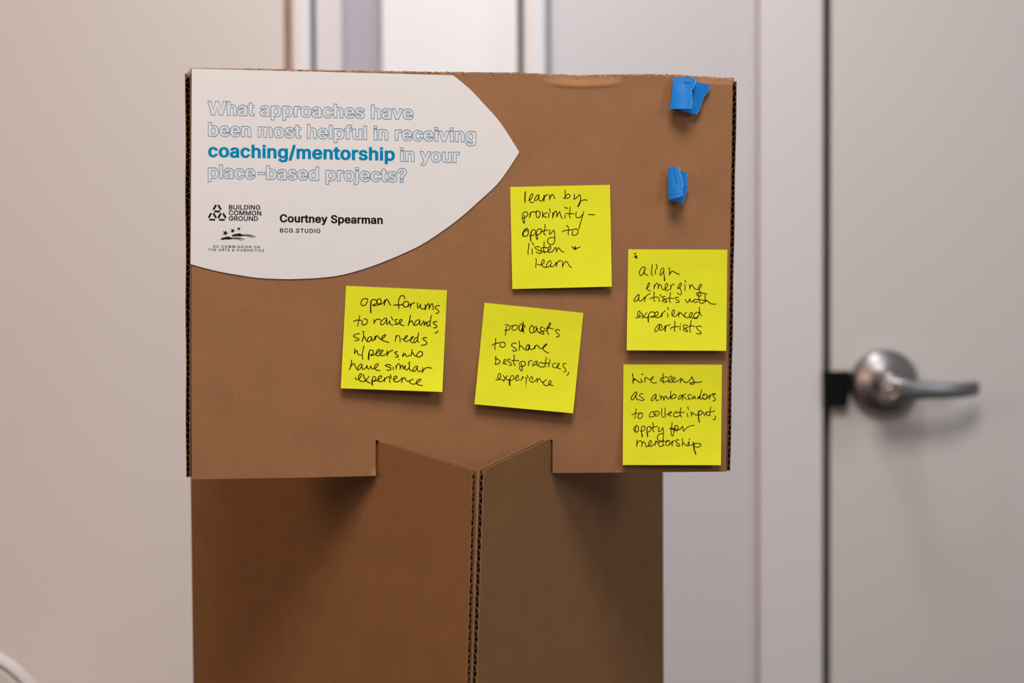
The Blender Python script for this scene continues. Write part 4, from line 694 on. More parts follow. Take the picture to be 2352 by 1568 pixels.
# lever: oval sections swept from the hub to the tip, bending back to the door at the end
m = MB(); secs = []
pt = [  # pixel x, top y, bottom y, distance off the door, half thickness
    (2018, 884, 908, .052, .003), (2022, 874, 919, .053, .0065), (2032, 866, 926, .056, .009), (2050, 864, 927, .058, .010), (2075, 867, 924, .060, .010), (2100, 873, 919, .061, .009),
    (2130, 877, 916, .061, .0075), (2165, 879, 916, .059, .007), (2200, 879, 914, .054, .0065), (2228, 877, 911, .046, .006), (2243, 875.5, 908, .040, .0055), (2248, 877, 906, .037, .004)]
n = 24
for px, t, bo, h, th in pt:
    c = W(px, (t + bo) / 2, DY - h); c.y = DY - h
    hh = (W(px, t, DY - h).z - W(px, bo, DY - h).z) / 2
    sq = lambda v: math.copysign(abs(v) ** .6, v)
    secs.append([c + Vector((0, -sq(math.cos(2*math.pi*i/n)) * th, sq(math.sin(2*math.pi*i/n)) * hh)) for i in range(n)])
for s_ in secs: m.v += s_
for a in range(len(secs) - 1):
    for i in range(n): m.f.append((a*n+i, a*n+(i+1) % n, (a+1)*n+(i+1) % n, (a+1)*n+i)); m.m.append(0)
m.f.append(tuple(range(n))[::-1]); m.m.append(0); e = (len(secs)-1)*n; m.f.append(tuple(range(e, e+n))); m.m.append(0)
lever = m.out('lever', M_NICKEL, parent=hd, smooth=True)
kc = W(2046, 897, DY - .069); kc.y = DY
lathe(kc, [(.0115, .066), (.0115, .0695), (.010, .0705), (.0065, .0695), (.0062, .0685), (.0060, .0700), (.0001, .0702)], 32).out('key_cylinder', M_BRASS, parent=lever, smooth=True, label='pinkish metal key cylinder in the lever hub')
# black strip over the latch
q = [W(1886, 852, DY-.001), W(1949, 851, DY-.001), W(1946, 905, DY-.001), W(1940, 931, DY-.001), W(1889, 931, DY-.001)]
m = MB(); m.v = [Vector((p.x, DY-.0155, p.z)) for p in q] + [Vector((p.x, DY-.0005, p.z)) for p in q]
m.f = [(0,1,2,3,4), (9,8,7,6,5)] + [((i+1) % 5, i, 5+i, 5+(i+1) % 5) for i in range(5)]; m.m = [0]*7
tag(m.out('latch_cover', M_BLACK, origin=(q[0].x, DY, q[3].z)), 'small black block over the door latch left of the lever handle', 'latch cover')

# ---------------------------------------------------------------- white chair, lower left
cy = 1.64
ch = thing('chair', (W(-150, 1560, cy).x, cy, 0), 'white plastic chair, only its rounded backrest corner in view at lower left', 'chair')
cc = W(-97, 1692, cy); rad = (W(118, 1692, cy) - cc).length
right, left, top = cc.x + rad, cc.x + rad - .44, cc.z + rad
def shell(y, grow_, z0):
    r = rad + grow_; pts = [(right + grow_, z0)]
    for i in range(13):
        a = math.radians(90 * i / 12); pts.append((cc.x + r * math.cos(a), cc.z + r * math.sin(a)))
    lx = left + rad
    for i in range(13):
        a = math.radians(90 + 90 * i / 12); pts.append((lx + r * math.cos(a), cc.z + r * math.sin(a)))
    pts.append((left - grow_, z0))
    return [Vector((x, y, z)) for x, z in pts]
zs = .46
rings = [shell(cy - .0075, -.012, zs), shell(cy - .004, -.010, zs), shell(cy - .010, -.004, zs), shell(cy - .008, 0, zs), shell(cy + .006, 0, zs), shell(cy + .014, -.004, zs), shell(cy + .016, -.012, zs)]
m = MB(); m.grid(rings, 0, True); k = len(m.v); m.v += shell(cy - .0075, -.012, zs); m.f.append(tuple(range(k, len(m.v)))[::-1]); m.m.append(0)
k = len(m.v); m.v += shell(cy + .016, -.012, zs); m.f.append(tuple(range(k, len(m.v)))); m.m.append(0)
m.out('backrest', M_PLASTIC, parent=ch, smooth=False)
m = MB(); cxm = (left + right) / 2
fr = [[Vector((cxm + sx * .21 * (1 - .1 * abs(t)), cy + .02 + (t + 1) * .21, .455 - .012 * (1 - sx * sx))) for sx in (-1, -.6, -.2, .2, .6, 1)] for t in (-1, -.5, 0, .5, 1)]
m.sheet([[p + Vector((0, 0, .012)) for p in r] for r in fr], fr); m.out('seat', M_PLASTIC, parent=ch)
for sx in (-1, 1):
    for yy in (0, 1):
        a = Vector((cxm + sx * .17, cy + .06 + yy * .32, .455)); e = Vector((cxm + sx * .21, cy + .02 + yy * .42, 0))
        m = MB(); n = 12
        for p, r in ((a, .014), (e, .010)):
            m.v += [p + Vector((math.cos(2*math.pi*i/n) * r, math.sin(2*math.pi*i/n) * r, 0)) for i in range(n)]
        m.f = [(i, (i+1) % n, n+(i+1) % n, n+i) for i in range(n)] + [tuple(range(n)), tuple(range(n, 2*n))[::-1]]; m.m = [0]*len(m.f)
        m.out('leg', M_NICKEL, parent=ch)

# ---------------------------------------------------------------- display board (the slotted cardboard header)
def lerp(a, b, t): return a + (b - a) * t
def interp(tab, x):
    for (x0, y0), (x1, y1) in zip(tab, tab[1:]):
        if x <= x1: return lerp(y0, y1, max(0, (x - x0) / (x1 - x0)))
    return tab[-1][1]
TOP = [(438, 157), (600, 159), (700, 161), (860, 164), (1000, 166), (1200, 168), (1280, 171.5), (1330, 173.5), (1400, 172), (1500, 171.5), (1570, 174), (1620, 177), (1682, 180)]
SL, SR = (863, 872), (1261, 1269)           # the two slits, left and right edge
def bottom(x):
    if x <= 873: return interp([(438, 1100.5), (700, 1096.5), (863, 1092.5)], x)
    return interp([(873, 1092), (1260, 1088), (1269, 1086), (1668, 1083)], x)
T = .0045
rnd = random.Random(3)
cols = sorted(set([438 + i * (1682 - 438) / 150 for i in range(151)] + list(SL) + list(SR)))
cols = sorted(set(cols + [845 + 2.25 * i for i in range(9)]))
cols = [c for c in cols if not any(s[0] < c < s[1] for s in (SL, SR))]
ROWS = 60
SLT = 1010                                   # top of the slits
rag = {c: rnd.uniform(-1.6, 1.6) for c in cols}
def board_px(c, t, wob=True):
    """column, 0 top .. 1 bottom -> pixel; the row that meets the slit tops is kept level"""
    y0 = interp(TOP, c) + 2.5 + (rag[c] if wob else 0); y1 = bottom(c)
    ts = .9
    y = lerp(y0, SLT, t / ts) if t <= ts else lerp(SLT, y1, (t - ts) / (1 - ts))
    f = (y - 180) / (1083 - 180)
    x = c
    if c > 1300: x = c + (lerp(1682.5, 1668, f) - 1682) * ((c - 1300) / 382) ** 1.0
    if c < 600: x = c + lerp(1.5, 2.5, f) * (600 - c) / 162 - .3
    return x, y
def dent(x, y):
    """crushed places along the top edge: the liner leans back there"""
    d = 0
    ss = lambda v: v * v * (3 - 2 * v)
    a = ss(max(0, min(1, (1 - abs(x - 1340) / 98) * 2.2))); yy = y - interp(TOP, x) - 1
    lim = 21 - 5 * ((x - 1340) / 98) ** 2
    if a > 0 and yy < lim: d -= a * .0034 * ss(max(0, min(1, 1 - max(0, yy) / lim))) ** .8
    if a > 0 and yy < lim + 14: d += a * .0005 * math.exp(-((yy - lim - 3) / 5) ** 2)
    a = max(0, min(1, (x - 1590) / 15))
    if a > 0 and yy < 15: d -= a * .0024 * max(0, 1 - max(0, yy) / 14)
    # small curl at the bottom corner beside the left slit
    if x > 845 and x <= 863 and y > 1074: d += .0032 * ((x - 845) / 18) ** 1.5 * ((y - 1074) / 18) ** 1.5
    return d
board = thing('display_board', (P(1060, 1090).x, P(1060, 1090).y, P(1060, 1090).z), 'brown cardboard header board holding a white sign, yellow notes and blue tape', 'display board')
m = MB()
ts_ = [i * .0022 for i in range(20)] + [.044 + (.9 - .044) * i / 44 for i in range(45)] + [.9 + .1 * i / 20 for i in range(1, 21)]
front, back = [], []
for t in ts_:
    fr_, bk = [], []
    for c in cols:
        x, y = board_px(c, t)
        fr_.append(P(x, y, dent(x, y))); bk.append(P(x, y, dent(x, y) - .0005))
    front.append(fr_); back.append(bk)
nc = len(cols); nr = len(ts_)
i_sl, i_sr = cols.index(SL[0]), cols.index(SR[0])
kslit = 64
idx = {}
for lay, gr in ((0, front), (1, back)):
    for i in range(nr):
        for j in range(nc): idx[lay, i, j] = len(m.v); m.v.append(gr[i][j])
solid = lambda i, j: 0 <= i < nr - 1 and 0 <= j < nc - 1 and not (i >= kslit and j in (i_sl, i_sr))
for i in range(nr - 1):
    for j in range(nc - 1):
        if not solid(i, j): continue
        q = lambda l, a, b_: idx[l, a, b_]
        m.f.append((q(0,i,j), q(0,i+1,j), q(0,i+1,j+1), q(0,i,j+1))); m.m.append(0)
        m.f.append((q(1,i,j), q(1,i,j+1), q(1,i+1,j+1), q(1,i+1,j))); m.m.append(0)
        for di, dj, a, b_ in ((-1, 0, (i, j), (i, j+1)), (1, 0, (i+1, j+1), (i+1, j)), (0, -1, (i+1, j), (i, j)), (0, 1, (i, j+1), (i+1, j+1))):
            if not solid(i + di, j + dj): m.f.append((q(0,*a), q(0,*b_), q(1,*b_), q(1,*a))); m.m.append(0)
m.out('front_liner', M_CARD, parent=board, smooth=False)
# back liner, plain, with the same slits
def slab(x0, x1, yt, yb, o1, o2, mb, nx=2):
    fr_ = [[P(lerp(x0(t_), x1(t_), j / nx), lerp(yt(lerp(x0(t_), x1(t_), j / nx)), yb(lerp(x0(t_), x1(t_), j / nx)), t_), o1) for j in range(nx + 1)] for t_ in (0, .5, 1)]
    bk = [[P(lerp(x0(t_), x1(t_), j / nx), lerp(yt(lerp(x0(t_), x1(t_), j / nx)), yb(lerp(x0(t_), x1(t_), j / nx)), t_), o2) for j in range(nx + 1)] for t_ in (0, .5, 1)]
    mb.sheet(fr_, bk)
m = MB()
topf = lambda x: interp(TOP, x) + 4
for x0, x1, yt, yb in ((446, SL[0], topf, lambda x: bottom(x) - 2), (SL[0], SL[1], topf, lambda x: SLT - .5), (SL[1], SR[0], topf, lambda x: bottom(x) - 2), (SR[0], SR[1], topf, lambda x: SLT - .5), (SR[1], 1662, topf, lambda x: bottom(x) - 2)):
    slab(lambda t_, a=x0: a, lambda t_, a=x1: a, yt, yb, -.0038, -T, m, 8)
m.out('back_liner', M_CARD, parent=board)
# fluted core of the board, seen only along its cut edges: runs between the liners
m = MB()
for x0, x1, ye in ((447, SL[0] - 1, 1086), (SL[1] + 1, SR[0] - 1, 1080), (SR[1] + 1, 1660, 1078)):
    rows = []
    y = 184.0; k = 0
    while y < ye:
        o = -.0022 + .0014 * math.sin(2 * math.pi * (y - 184) / 25.6)
        rows.append([P(x0, y, o), P(x1, y, o)]); y += 25.6 / 8
    m.grid(rows)
m.out('core_fluting', M_FLUTE, parent=board)
# ragged torn top edge: three overlapping frayed ribbons and loose curls of paper
m = MB()
def ribbon(x0, x1, o1, low, amp, seed, step=1.7, lean=0):
    r = random.Random(seed); x = x0; up, dn = [], []; h = 0; g = 0
    while x < x1:
        g = .93 * g + .07 * r.uniform(-2.2, 2.4)                       # slow clumps
        h = .35 * h + .65 * r.uniform(-.8, .9) * amp * (.45 + abs(g)) + (r.random() < .05) * r.uniform(.3, 1.2) * amp
        yt = interp(TOP, x)
        jo = r.uniform(-.0009, .0009)
        up.append(P(x + r.uniform(-1.6, 1.6), yt - .4 - h - g, o1 + jo + lean + dent(x, yt + 2))); dn.append(P(x, yt + low, o1 + dent(x, yt + 5) + r.uniform(-.0002, .0002)))
        x += step * r.uniform(.5, 1.6)
    m.grid([up, dn], 0, True)
ribbon(440, 1684, -.0010, 5, 1.2, 11)
ribbon(440, 1686, -.0024, 6, 1.9, 12)
ribbon(438, 1688, -.0040, 6, 1.3, 13)
ribbon(560, 1310, -.0014, 5, 1.9, 14)
ribbon(1480, 1688, -.0017, 5, 1.8, 15)
ribbon(925, 1010, .0004, 1.5, 1.6, 16, 1.4); ribbon(560, 700, .0002, 2, 1.2, 17)
for i in range(520):                          # loose fibres and curls
    r = rnd; x = r.uniform(445, 1686)
    if r.random() < .25: x = r.gauss(980, 60)
    y = interp(TOP, x) - r.uniform(-2.4, 2.0); o_ = r.uniform(-.0045, .0012)
    a = r.uniform(0, 6.28); l = r.uniform(.8, 3.4); dx, dy = math.cos(a) * l, math.sin(a) * l * .7
    wq = r.uniform(.3, 1.3)
    m.quad(P(x, y, o_), P(x + dx, y + dy, o_ + r.uniform(-.001, .0012)), P(x + dx + r.uniform(-.6, .6), y + dy + wq, o_ + r.uniform(-.001, .001)), P(x + r.uniform(-.6, .6), y + wq, o_))
for i in range(70):                           # frayed corners above the side flaps
    r = rnd; lf = True
    x, y = (r.uniform(425, 440), r.uniform(160, 180)) if lf else (r.uniform(1681, 1694), r.uniform(175, 192))
    if lf and y < 182 - (x - 424) * 1.5: y = 182 - (x - 424) * 1.4 + r.uniform(-3, 3)
    o_ = r.uniform(-.006, .0005); a = r.uniform(-2.4, -.6) if r.random() < .7 else r.uniform(0, 6.28); l = r.uniform(2.5, 8); wq = r.uniform(.5, 1.8)
    dx, dy = math.cos(a) * l * .7, math.sin(a) * l
    if not lf: dx *= .4; dy *= .3
    m.quad(P(x, y, o_), P(x + dx, y + dy, o_ + r.uniform(-.001, .002)), P(x + dx + wq * .5, y + dy + wq * .4, o_ + r.uniform(-.001, .002)), P(x + wq, y + wq * .6, o_))
m.out('torn_edge', M_TORN, parent=board, label='ragged torn paper along the top edge')

# folded-back side flaps whose fluted cut edges face the viewer
def flute_edge(mb, A, B, depth, y0, y1, pitch, phase=0, th=.00022, flip=1, seg=12):
    """corrugated strip: A(y), B(y) are the two liner lines (points), tunnels run along depth"""
    n = int((y1 - y0) / pitch * seg)
    f1, f2, k1, k2 = [], [], [], []
    for i in range(n + 1):
        y = y0 + (y1 - y0) * i / n
        s = .5 + (.43 + .03 * math.sin(y * .071 + phase)) * math.cos(2 * math.pi * (y - y0) / pitch + phase + .35 * math.sin(y * .023 + 2 * phase) + .2 * math.sin(y * .057))
        a, b_ = A(y), B(y); p = a.lerp(b_, s); d = depth(y); tv = (b_ - a).normalized() * th
        f1.append(p); f2.append(p + tv); k1.append(p + d); k2.append(p + d + tv)
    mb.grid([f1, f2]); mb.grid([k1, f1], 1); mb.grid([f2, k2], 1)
DEP = .016
for side in ('left', 'right'):
    if side == 'left':
        ya, yb = 168, 1096
        inner = lambda y: P(lerp(438.3, 437.2, (y - 160) / 930), y, -.0012)
        outer = lambda y: P(lerp(425.3, 427.2, (y - 160) / 930) + 1.2 * math.sin(y / 41) * .5, y, -.0016)
        dep = lambda y: -HN * DEP + (P(430, y) - P(420, y)) * .30
    else:
        ya, yb = 186, 1081
        inner = lambda y: P(lerp(1682.6, 1669.8, (y - 180) / 903), y, -.0012)
        outer = lambda y: P(lerp(1692.6, 1677.6, (y - 180) / 903) + .5 * math.sin(y / 37), y, -.0016)
        dep = lambda y: -HN * DEP - (P(430, y) - P(420, y)) * .10
    fl = MB()
    n = 90
    for fn, th in ((inner, .0007 if side == 'left' else .0004), (outer, -.0004)):
        f1, f2, k1, k2 = [], [], [], []
        for i in range(n + 1):
            y = lerp(ya, yb, i / n); p = fn(y); tv = (outer(y) - inner(y)).normalized() * th; d = dep(y)
            f1.append(p); f2.append(p + tv); k1.append(p + d); k2.append(p + d + tv)
        fl.grid([f1, f2]); fl.grid([k1, f1]); fl.grid([f2, k2]); fl.grid([k2, k1])
    yy = [lerp(ya, yb, i / n) for i in range(n + 1)]
    fl.grid([[inner(y) + dep(y) for y in yy], [outer(y) + dep(y) for y in yy]])     # closed at the back
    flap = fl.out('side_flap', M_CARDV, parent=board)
    fm = MB(); flute_edge(fm, inner, outer, dep, ya, yb, 25.6, 0 if side == 'left' else 2.2)
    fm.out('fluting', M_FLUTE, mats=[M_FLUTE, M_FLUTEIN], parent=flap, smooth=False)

# ---------------------------------------------------------------- the folded cardboard stand below
ZT = P(865, 1013).z                           # level of the stand's top edge at the slits
crL, crR = P(866, 1050, -.002), P(1267, 1050, -.002)     # where its outer faces pass through the board
YT = 1.285 / 1.062                            # distance of the front ridge
def extend(tip, cr, px):
    """carry the straight panel line through tip and cr on to the vertical edge seen at px"""
    r = ray(px, 1300); k = r.x / r.y
    d = Vector((cr.x - tip.x, cr.y - tip.y)); t = (k * tip.y - tip.x) / (d.x - k * d.y)
    return Vector((tip.x + d.x * t, tip.y + d.y * t, 0))
tipL_t, tipL_b = W(1084.5, 1078, YT), W(1072, 1568, YT)
tipR_t, tipR_b = W(1111.5, 1080, YT), W(1095, 1568, YT)
def at_z(a, b_, z):
    t = (z - a.z) / (b_.z - a.z); return a.lerp(b_, t)
stand = thing('cardboard_stand', (tipL_b.x, YT + .08, 0), 'tall folded brown cardboard stand carrying the display board', 'stand')
TH = .0042
zridge = W(1098, 1079, YT).z
for side in ('left', 'right'):
    tt, tb, cr, pxe = (tipL_t, tipL_b, crL, 440.5) if side == 'left' else (tipR_t, tipR_b, crR, 1523.5)
    tm = at_z(tt, tb, 1.0)
    far = extend(tm, cr, pxe)
    L_ = (Vector((far.x, far.y)) - Vector((tm.x, tm.y))).length
    u = (far - Vector((tm.x, tm.y, 0))).normalized()
    sgn = 1 if side == 'left' else -1
    nin = Vector((-u.y, u.x, 0)) * (-1 if side == 'left' else 1)       # from the outer face inward
    if nin.y < 0: nin = -nin
    s_cr = (Vector((cr.x, cr.y, 0)) - Vector((tm.x, tm.y, 0))).length / L_
    def Q(s, z, d, tt=tt, tb=tb, far=far, nin=nin):
        z_ = max(z, .0); a = at_z(tt, tb, z_)
        if z_ < .75: a = at_z(tt, tb, .75)
        return Vector((lerp(a.x, far.x, s), lerp(a.y, far.y, s), z)) + nin * d
    topz = lambda s, s_cr=s_cr: lerp(zridge, ZT, min(1, s / s_cr))
    pm = MB()
    ss = [0, .01, .03] + [i / 40 for i in range(2, 41)]
    ss = sorted(set(ss + [s_cr]))
    for d0, d1 in ((0, .0004), (TH - .0004, TH)):
        def zz(s, t): return lerp(topz(s), 0, t)
        tv = [0, .004, .012, .03, .08, .2, .4, .7, 1]
        fr_ = [[Q(s, zz(s, t), d0) for s in ss] for t in tv]; bk = [[Q(s, zz(s, t), d1) for s in ss] for t in tv]
        pm.sheet(fr_, bk, 0, 1)
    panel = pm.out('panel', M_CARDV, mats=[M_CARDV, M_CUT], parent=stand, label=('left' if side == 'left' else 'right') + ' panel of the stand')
    # the corrugated sheet between the liners, tunnels running back from the cut ridge edge
    fm = MB(); pitch = .0083; seg = 10; z = 0; rows, rows2 = [], []
    zt_ = zridge - .001; n = int(zt_ / pitch * seg)
    for i in range(n + 1):
        z = zt_ * i / n
        dd = TH / 2 + (TH / 2 - .0006) * math.cos(2 * math.pi * z / pitch + (0 if side == 'left' else .3))
        rows.append([Q(.0008, z, dd), Q(.12, z, dd), Q(.9, min(z, 10), dd)]); rows2.append([Q(.0008, z, dd + .00028), Q(.12, z, dd + .00028), Q(.9, z, dd + .00028)])
    fm.grid(rows, 1); fm.grid(rows2, 1, True); fm.grid([[r[0] for r in rows], [r[0] for r in rows2]])
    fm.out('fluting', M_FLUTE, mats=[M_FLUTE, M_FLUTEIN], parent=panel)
    if side == 'left': hl_t, hl_b = Q(0, zridge, TH), Q(0, .78, TH); QL = Q
    else: QR = Q
# uncut inner liner that hinges the two panels along the front ridge
m = MB(); rows, rows2 = [], []
for i in range(61):
    z = lerp(zridge - .0015, 0, i / 60)
    a, c = QL(0, z, TH), QR(0, z, TH)
    mid = (a + c) / 2 + Vector((0, -.0009, 0))
    rows.append([a, a.lerp(mid, .6), mid, c.lerp(mid, .6), c]); rows2.append([p + Vector((0, .0006, 0)) for p in rows[-1]])
m.sheet(rows, rows2)
m.out('hinge_strip', M_FLUTE, parent=stand, smooth=False, label='pale uncut liner strip joining the two panels at the ridge')

# ---------------------------------------------------------------- white sign
so = .0007
def crop_pts(txt, ox, oy, sc): return [(ox + float(q.split(',')[0]) / sc, oy + float(q.split(',')[1]) / sc) for q in txt.split()]
right_curve = crop_pts('1793,147 1900,235 1990,330 2080,430 2150,530 2220,643', 400, 120, 2.8)
low_curve = crop_pts('2220,643 2160,737 2080,846 1960,958 1840,1064 1710,1160 1580,1243 1420,1317 1250,1383 1080,1431 950,1449 800,1457 700,1458 560,1452 450,1438 300,1412 200,1388 106,1362', 400, 120, 2.8)
outline = [(440.5, 157.5), (740, 165)] + smooth(right_curve, 6) + smooth(low_curve, 5)[1:]
def fill(loops, off, thick=0.0):
    """flat mesh from closed loops (outer loops and holes), in photograph pixels"""
    bm = bmesh.new()
    eds = []
    for l in loops:
        vs = [bm.verts.new((x, -y, 0)) for x, y in l]
        for i in range(len(vs)): eds.append(bm.edges.new((vs[i-1], vs[i])))
    bmesh.ops.triangle_fill(bm, use_beauty=True, use_dissolve=False, edges=eds, normal=(0, 0, 1))
    vv = [(v.co.x, -v.co.y) for v in bm.verts]; bm.verts.index_update()
    ff = [tuple(v.index for v in f.verts) for f in bm.faces]
    bm.free()
    return vv, ff
def put(mb, vv, ff, off):
    n = len(mb.v); mb.v += [P(x, y, off) for x, y in vv]
    for f in ff: mb.f.append(tuple(n + i for i in f)); mb.m.append(0)
m = MB(); vv, ff = fill([outline], so); put(m, vv, ff, so)
k = len(m.v); m.v += [P(x, y, so) for x, y in outline] + [P(x, y, so - .0004) for x, y in outline]; n = len(outline)
for i in range(n): m.f.append((k + i, k + (i + 1) % n, k + n + (i + 1) % n, k + n + i)); m.m.append(0)
sign = tag(m.out('paper_sign', M_PAPER, origin=P(700, 600, so)), 'white paper sign with a curved right edge and blue printed heading', 'sign')
fo = so + .00012
def text_px(s, x0, y0, x1, y1, cap, weight, track=-40):
    """loops of a text line whose ink runs from x0 to x1, baseline y0 .. y1, cap height cap (pixels)"""
    gl = text_loops(s, weight, track); oy = OY[weight]
    xs = [p[0] for g in gl for l in g for p in l]; a, b_ = min(xs), max(xs)
    sx = (x1 - x0) / (b_ - a); sy = cap / (509 + 2 * oy); res = []
    for g in gl:
        res.append([[(x0 + (x - a) * sx, y0 + (y1 - y0) * (x - a) / (b_ - a) - (y + oy) * sy) for x, y in l] for l in g])
    return res
def solid_text(mb, *a, **k):
    for g in text_px(*a, **k):
        vv, ff = fill(g, fo); put(mb, vv, ff, fo)
def outline_text(mb, wd, *a, **k):
    for g in text_px(*a, **k):
        for l in g:
            n = len(l); L_, R_ = [], []
            for i in range(n):
                p, q, r = l[i-1], l[i], l[(i+1) % n]
                d1 = (q[0]-p[0], q[1]-p[1]); d2 = (r[0]-q[0], r[1]-q[1]); l1 = math.hypot(*d1) or 1; l2 = math.hypot(*d2) or 1
                n1 = (d1[1]/l1, -d1[0]/l1); n2 = (d2[1]/l2, -d2[0]/l2); c = max(.4, 1 + n1[0]*n2[0] + n1[1]*n2[1])
                o = ((n1[0]+n2[0]) / c * wd / 2, (n1[1]+n2[1]) / c * wd / 2)
                L_.append(P(q[0]+o[0], q[1]+o[1], fo)); R_.append(P(q[0]-o[0], q[1]-o[1], fo))
            mb.grid([L_ + L_[:1], R_ + R_[:1]])
m = MB(); WD = 1.22; BO = dict(weight='heavy')
outline_text(m, WD, 'What approaches have', 477.3, 263.6, 949, 274.6, 31.8, **BO)
outline_text(m, WD, 'been most helpful in receiving', 478.4, 312.3, 1093, 326.4, 31.8, **BO)
outline_text(m, WD, 'in your', 919.8, 370.4, 1055.4, 373.4, 31.4, **BO)
outline_text(m, WD, 'place-based projects?', 478, 409, 934, 418.6, 31.6, **BO)
m.out('outlined_heading', M_LINE, parent=sign, label='heading in thin blue outlined letters')
m = MB(); solid_text(m, 'coaching/mentorship', 478.1, 360.4, 907, 369.2, 30.6, 'heavy')
m.out('bold_heading', M_CYAN, parent=sign, label='two heading words in solid bright blue')
m = MB(); solid_text(m, 'Courtney Spearman', 642.6, 510.0, 879.2, 514.2, 18.4, 'heavy'); solid_text(m, 'BCG.STUDIO', 643.2, 533.5, 735.8, 534.8, 9.4, 'medium', track=40)
m.out('name_lettering', M_PRINT, parent=sign, label='black printed name and studio line')
c4 = lambda x, y: (460 + x / 11.2, 450 + y / 11.2)
m = MB()
for i, s in enumerate((('BUILDING', 736, 345, 1540, 352), ('COMMON', 734, 489, 1568, 500), ('GROUND', 734, 632, 1485, 642))):
    a, e = c4(s[1], s[2]), c4(s[3], s[4]); solid_text(m, s[0], a[0], a[1], e[0], e[1], 10.7, 'medium', track=-16)
for x0, y0, x1, y1, wd in ((409, 226, 337, 350, 48), (462, 228, 532, 352, 48), (362, 395, 508, 395, 48), (285, 438, 212, 562, 48), (338, 440, 408, 566, 48), (532, 442, 460, 566, 48), (587, 442, 655, 566, 48), (234, 607, 382, 608, 45), (482, 610, 630, 611, 45)):
    d = (x1 - x0, y1 - y0); l = math.hypot(*d); nx, ny = -d[1] / l * wd / 2, d[0] / l * wd / 2
    m.quad(*[P(*c4(x, y), fo) for x, y in ((x0 + nx, y0 + ny), (x1 + nx, y1 + ny), (x1 - nx, y1 - ny), (x0 - nx, y0 - ny))])
m.out('triangle_emblem', M_PRINT, parent=sign, label='black emblem of bars in triangles with its three words')
m = MB()
def poly(txt, f=lambda x, y: (x, y)):
    l = [c4(*f(*(float(v) for v in q.split(',')))) for q in txt.split()]; vv, ff = fill([l], fo); put(m, vv, ff, fo)
for cx, cy_, tips in ((645, 952, '580,898 672,880 720,945 678,1025 582,1000'), (838, 893, '780,845 860,835 900,890 855,955 775,938'), (995, 842, '950,805 1018,798 1045,845 1003,890 945,870')):
    t_ = [tuple(float(v) for v in q.split(',')) for q in tips.split()]; pts = []
    for i in range(5):
        a, b_ = t_[i], t_[(i + 1) % 5]; mx_ = ((a[0] + b_[0]) / 2, (a[1] + b_[1]) / 2)
        pts += [a, (cx + (mx_[0] - cx) * .50, cy_ + (mx_[1] - cy_) * .50)]
    poly(' '.join('%f,%f' % p for p in pts))
sh = lambda x, y: (x - 288, y + 90 - 25 * (x - 785) / 650)
for f in (lambda x, y: (x, y), sh):
    poly('785,1022 880,980 1030,956 1040,980 1085,988 1120,1003 1200,1006 1310,1008 1345,1018 1438,1043 1425,1052 1330,1032 1200,1030 1110,1025 1020,1040 950,1027 900,1032 840,1042 825,1022', f)
    poly('1060,983 1150,974 1240,984 1330,1010 1300,1006 1240,994 1150,982', f)
    poly('1180,1042 1280,1044 1330,1056 1378,1073 1370,1078 1310,1064 1270,1050', f)
for s in (('DC COMMISSION ON', 336, 1328, 1535, 1342, 62), ('THE ARTS & HUMANITIES', 207, 1410, 1643, 1430, 60)):
    a, e = c4(s[1], s[2]), c4(s[3], s[4]); solid_text(m, s[0], a[0], a[1], e[0], e[1], s[5] / 11.2, 'light', track=140)
m.out('star_emblem', M_PRINT, parent=sign, label='black emblem of three stars over two brush strokes with small capitals')

# ---------------------------------------------------------------- sticky notes
NOTES = [
 ('learn', ((1171.7, 429.3), (1401, 424.3), (1405.3, 658), (1176.8, 663.6)), .0035, 'yellow sticky note reading learn by proximity, highest of the five notes'),
 ('forums', ((794.8, 656.2), (1026.6, 666.4), (1016, 899.8), (782.7, 891.5)), .0065, 'yellow sticky note reading open forums to raise hands, leftmost of the notes'),
 ('podcasts', ((1113, 695), (1340, 718.3), (1316.3, 948.8), (1089.7, 928)), .0060, 'tilted yellow sticky note reading podcasts to share best practices'),
 ('align', ((1443, 572.3), (1670.6, 573.3), (1668, 805.4), (1439.3, 804.3)), .0055, 'yellow sticky note reading align emerging artists, with black dots in its corner'),
 ('hire', ((1432, 836.5), (1658.2, 837.2), (1656, 1068), (1430.2, 1067.5)), .0055, 'yellow sticky note reading hire teens as ambassadors, at the lower right corner of the board'),
]
def note_uv(c, x, y):
    (ax, ay), (bx, by), (cx, cy_), (dx, dy) = c
    s, t = .5, .5
    for _ in range(8):
        px = (1-s)*(1-t)*ax + s*(1-t)*bx + s*t*cx + (1-s)*t*dx; py = (1-s)*(1-t)*ay + s*(1-t)*by + s*t*cy_ + (1-s)*t*dy
        sx = (1-t)*(bx-ax) + t*(cx-dx); sy = (1-t)*(by-ay) + t*(cy_-dy); tx = (1-s)*(dx-ax) + s*(cx-bx); ty = (1-s)*(dy-ay) + s*(cy_-by)
        det = sx*ty - sy*tx; ex, ey = x - px, y - py
        s += (ex*ty - ey*tx) / det; t += (sx*ey - sy*ex) / det
    return s, t
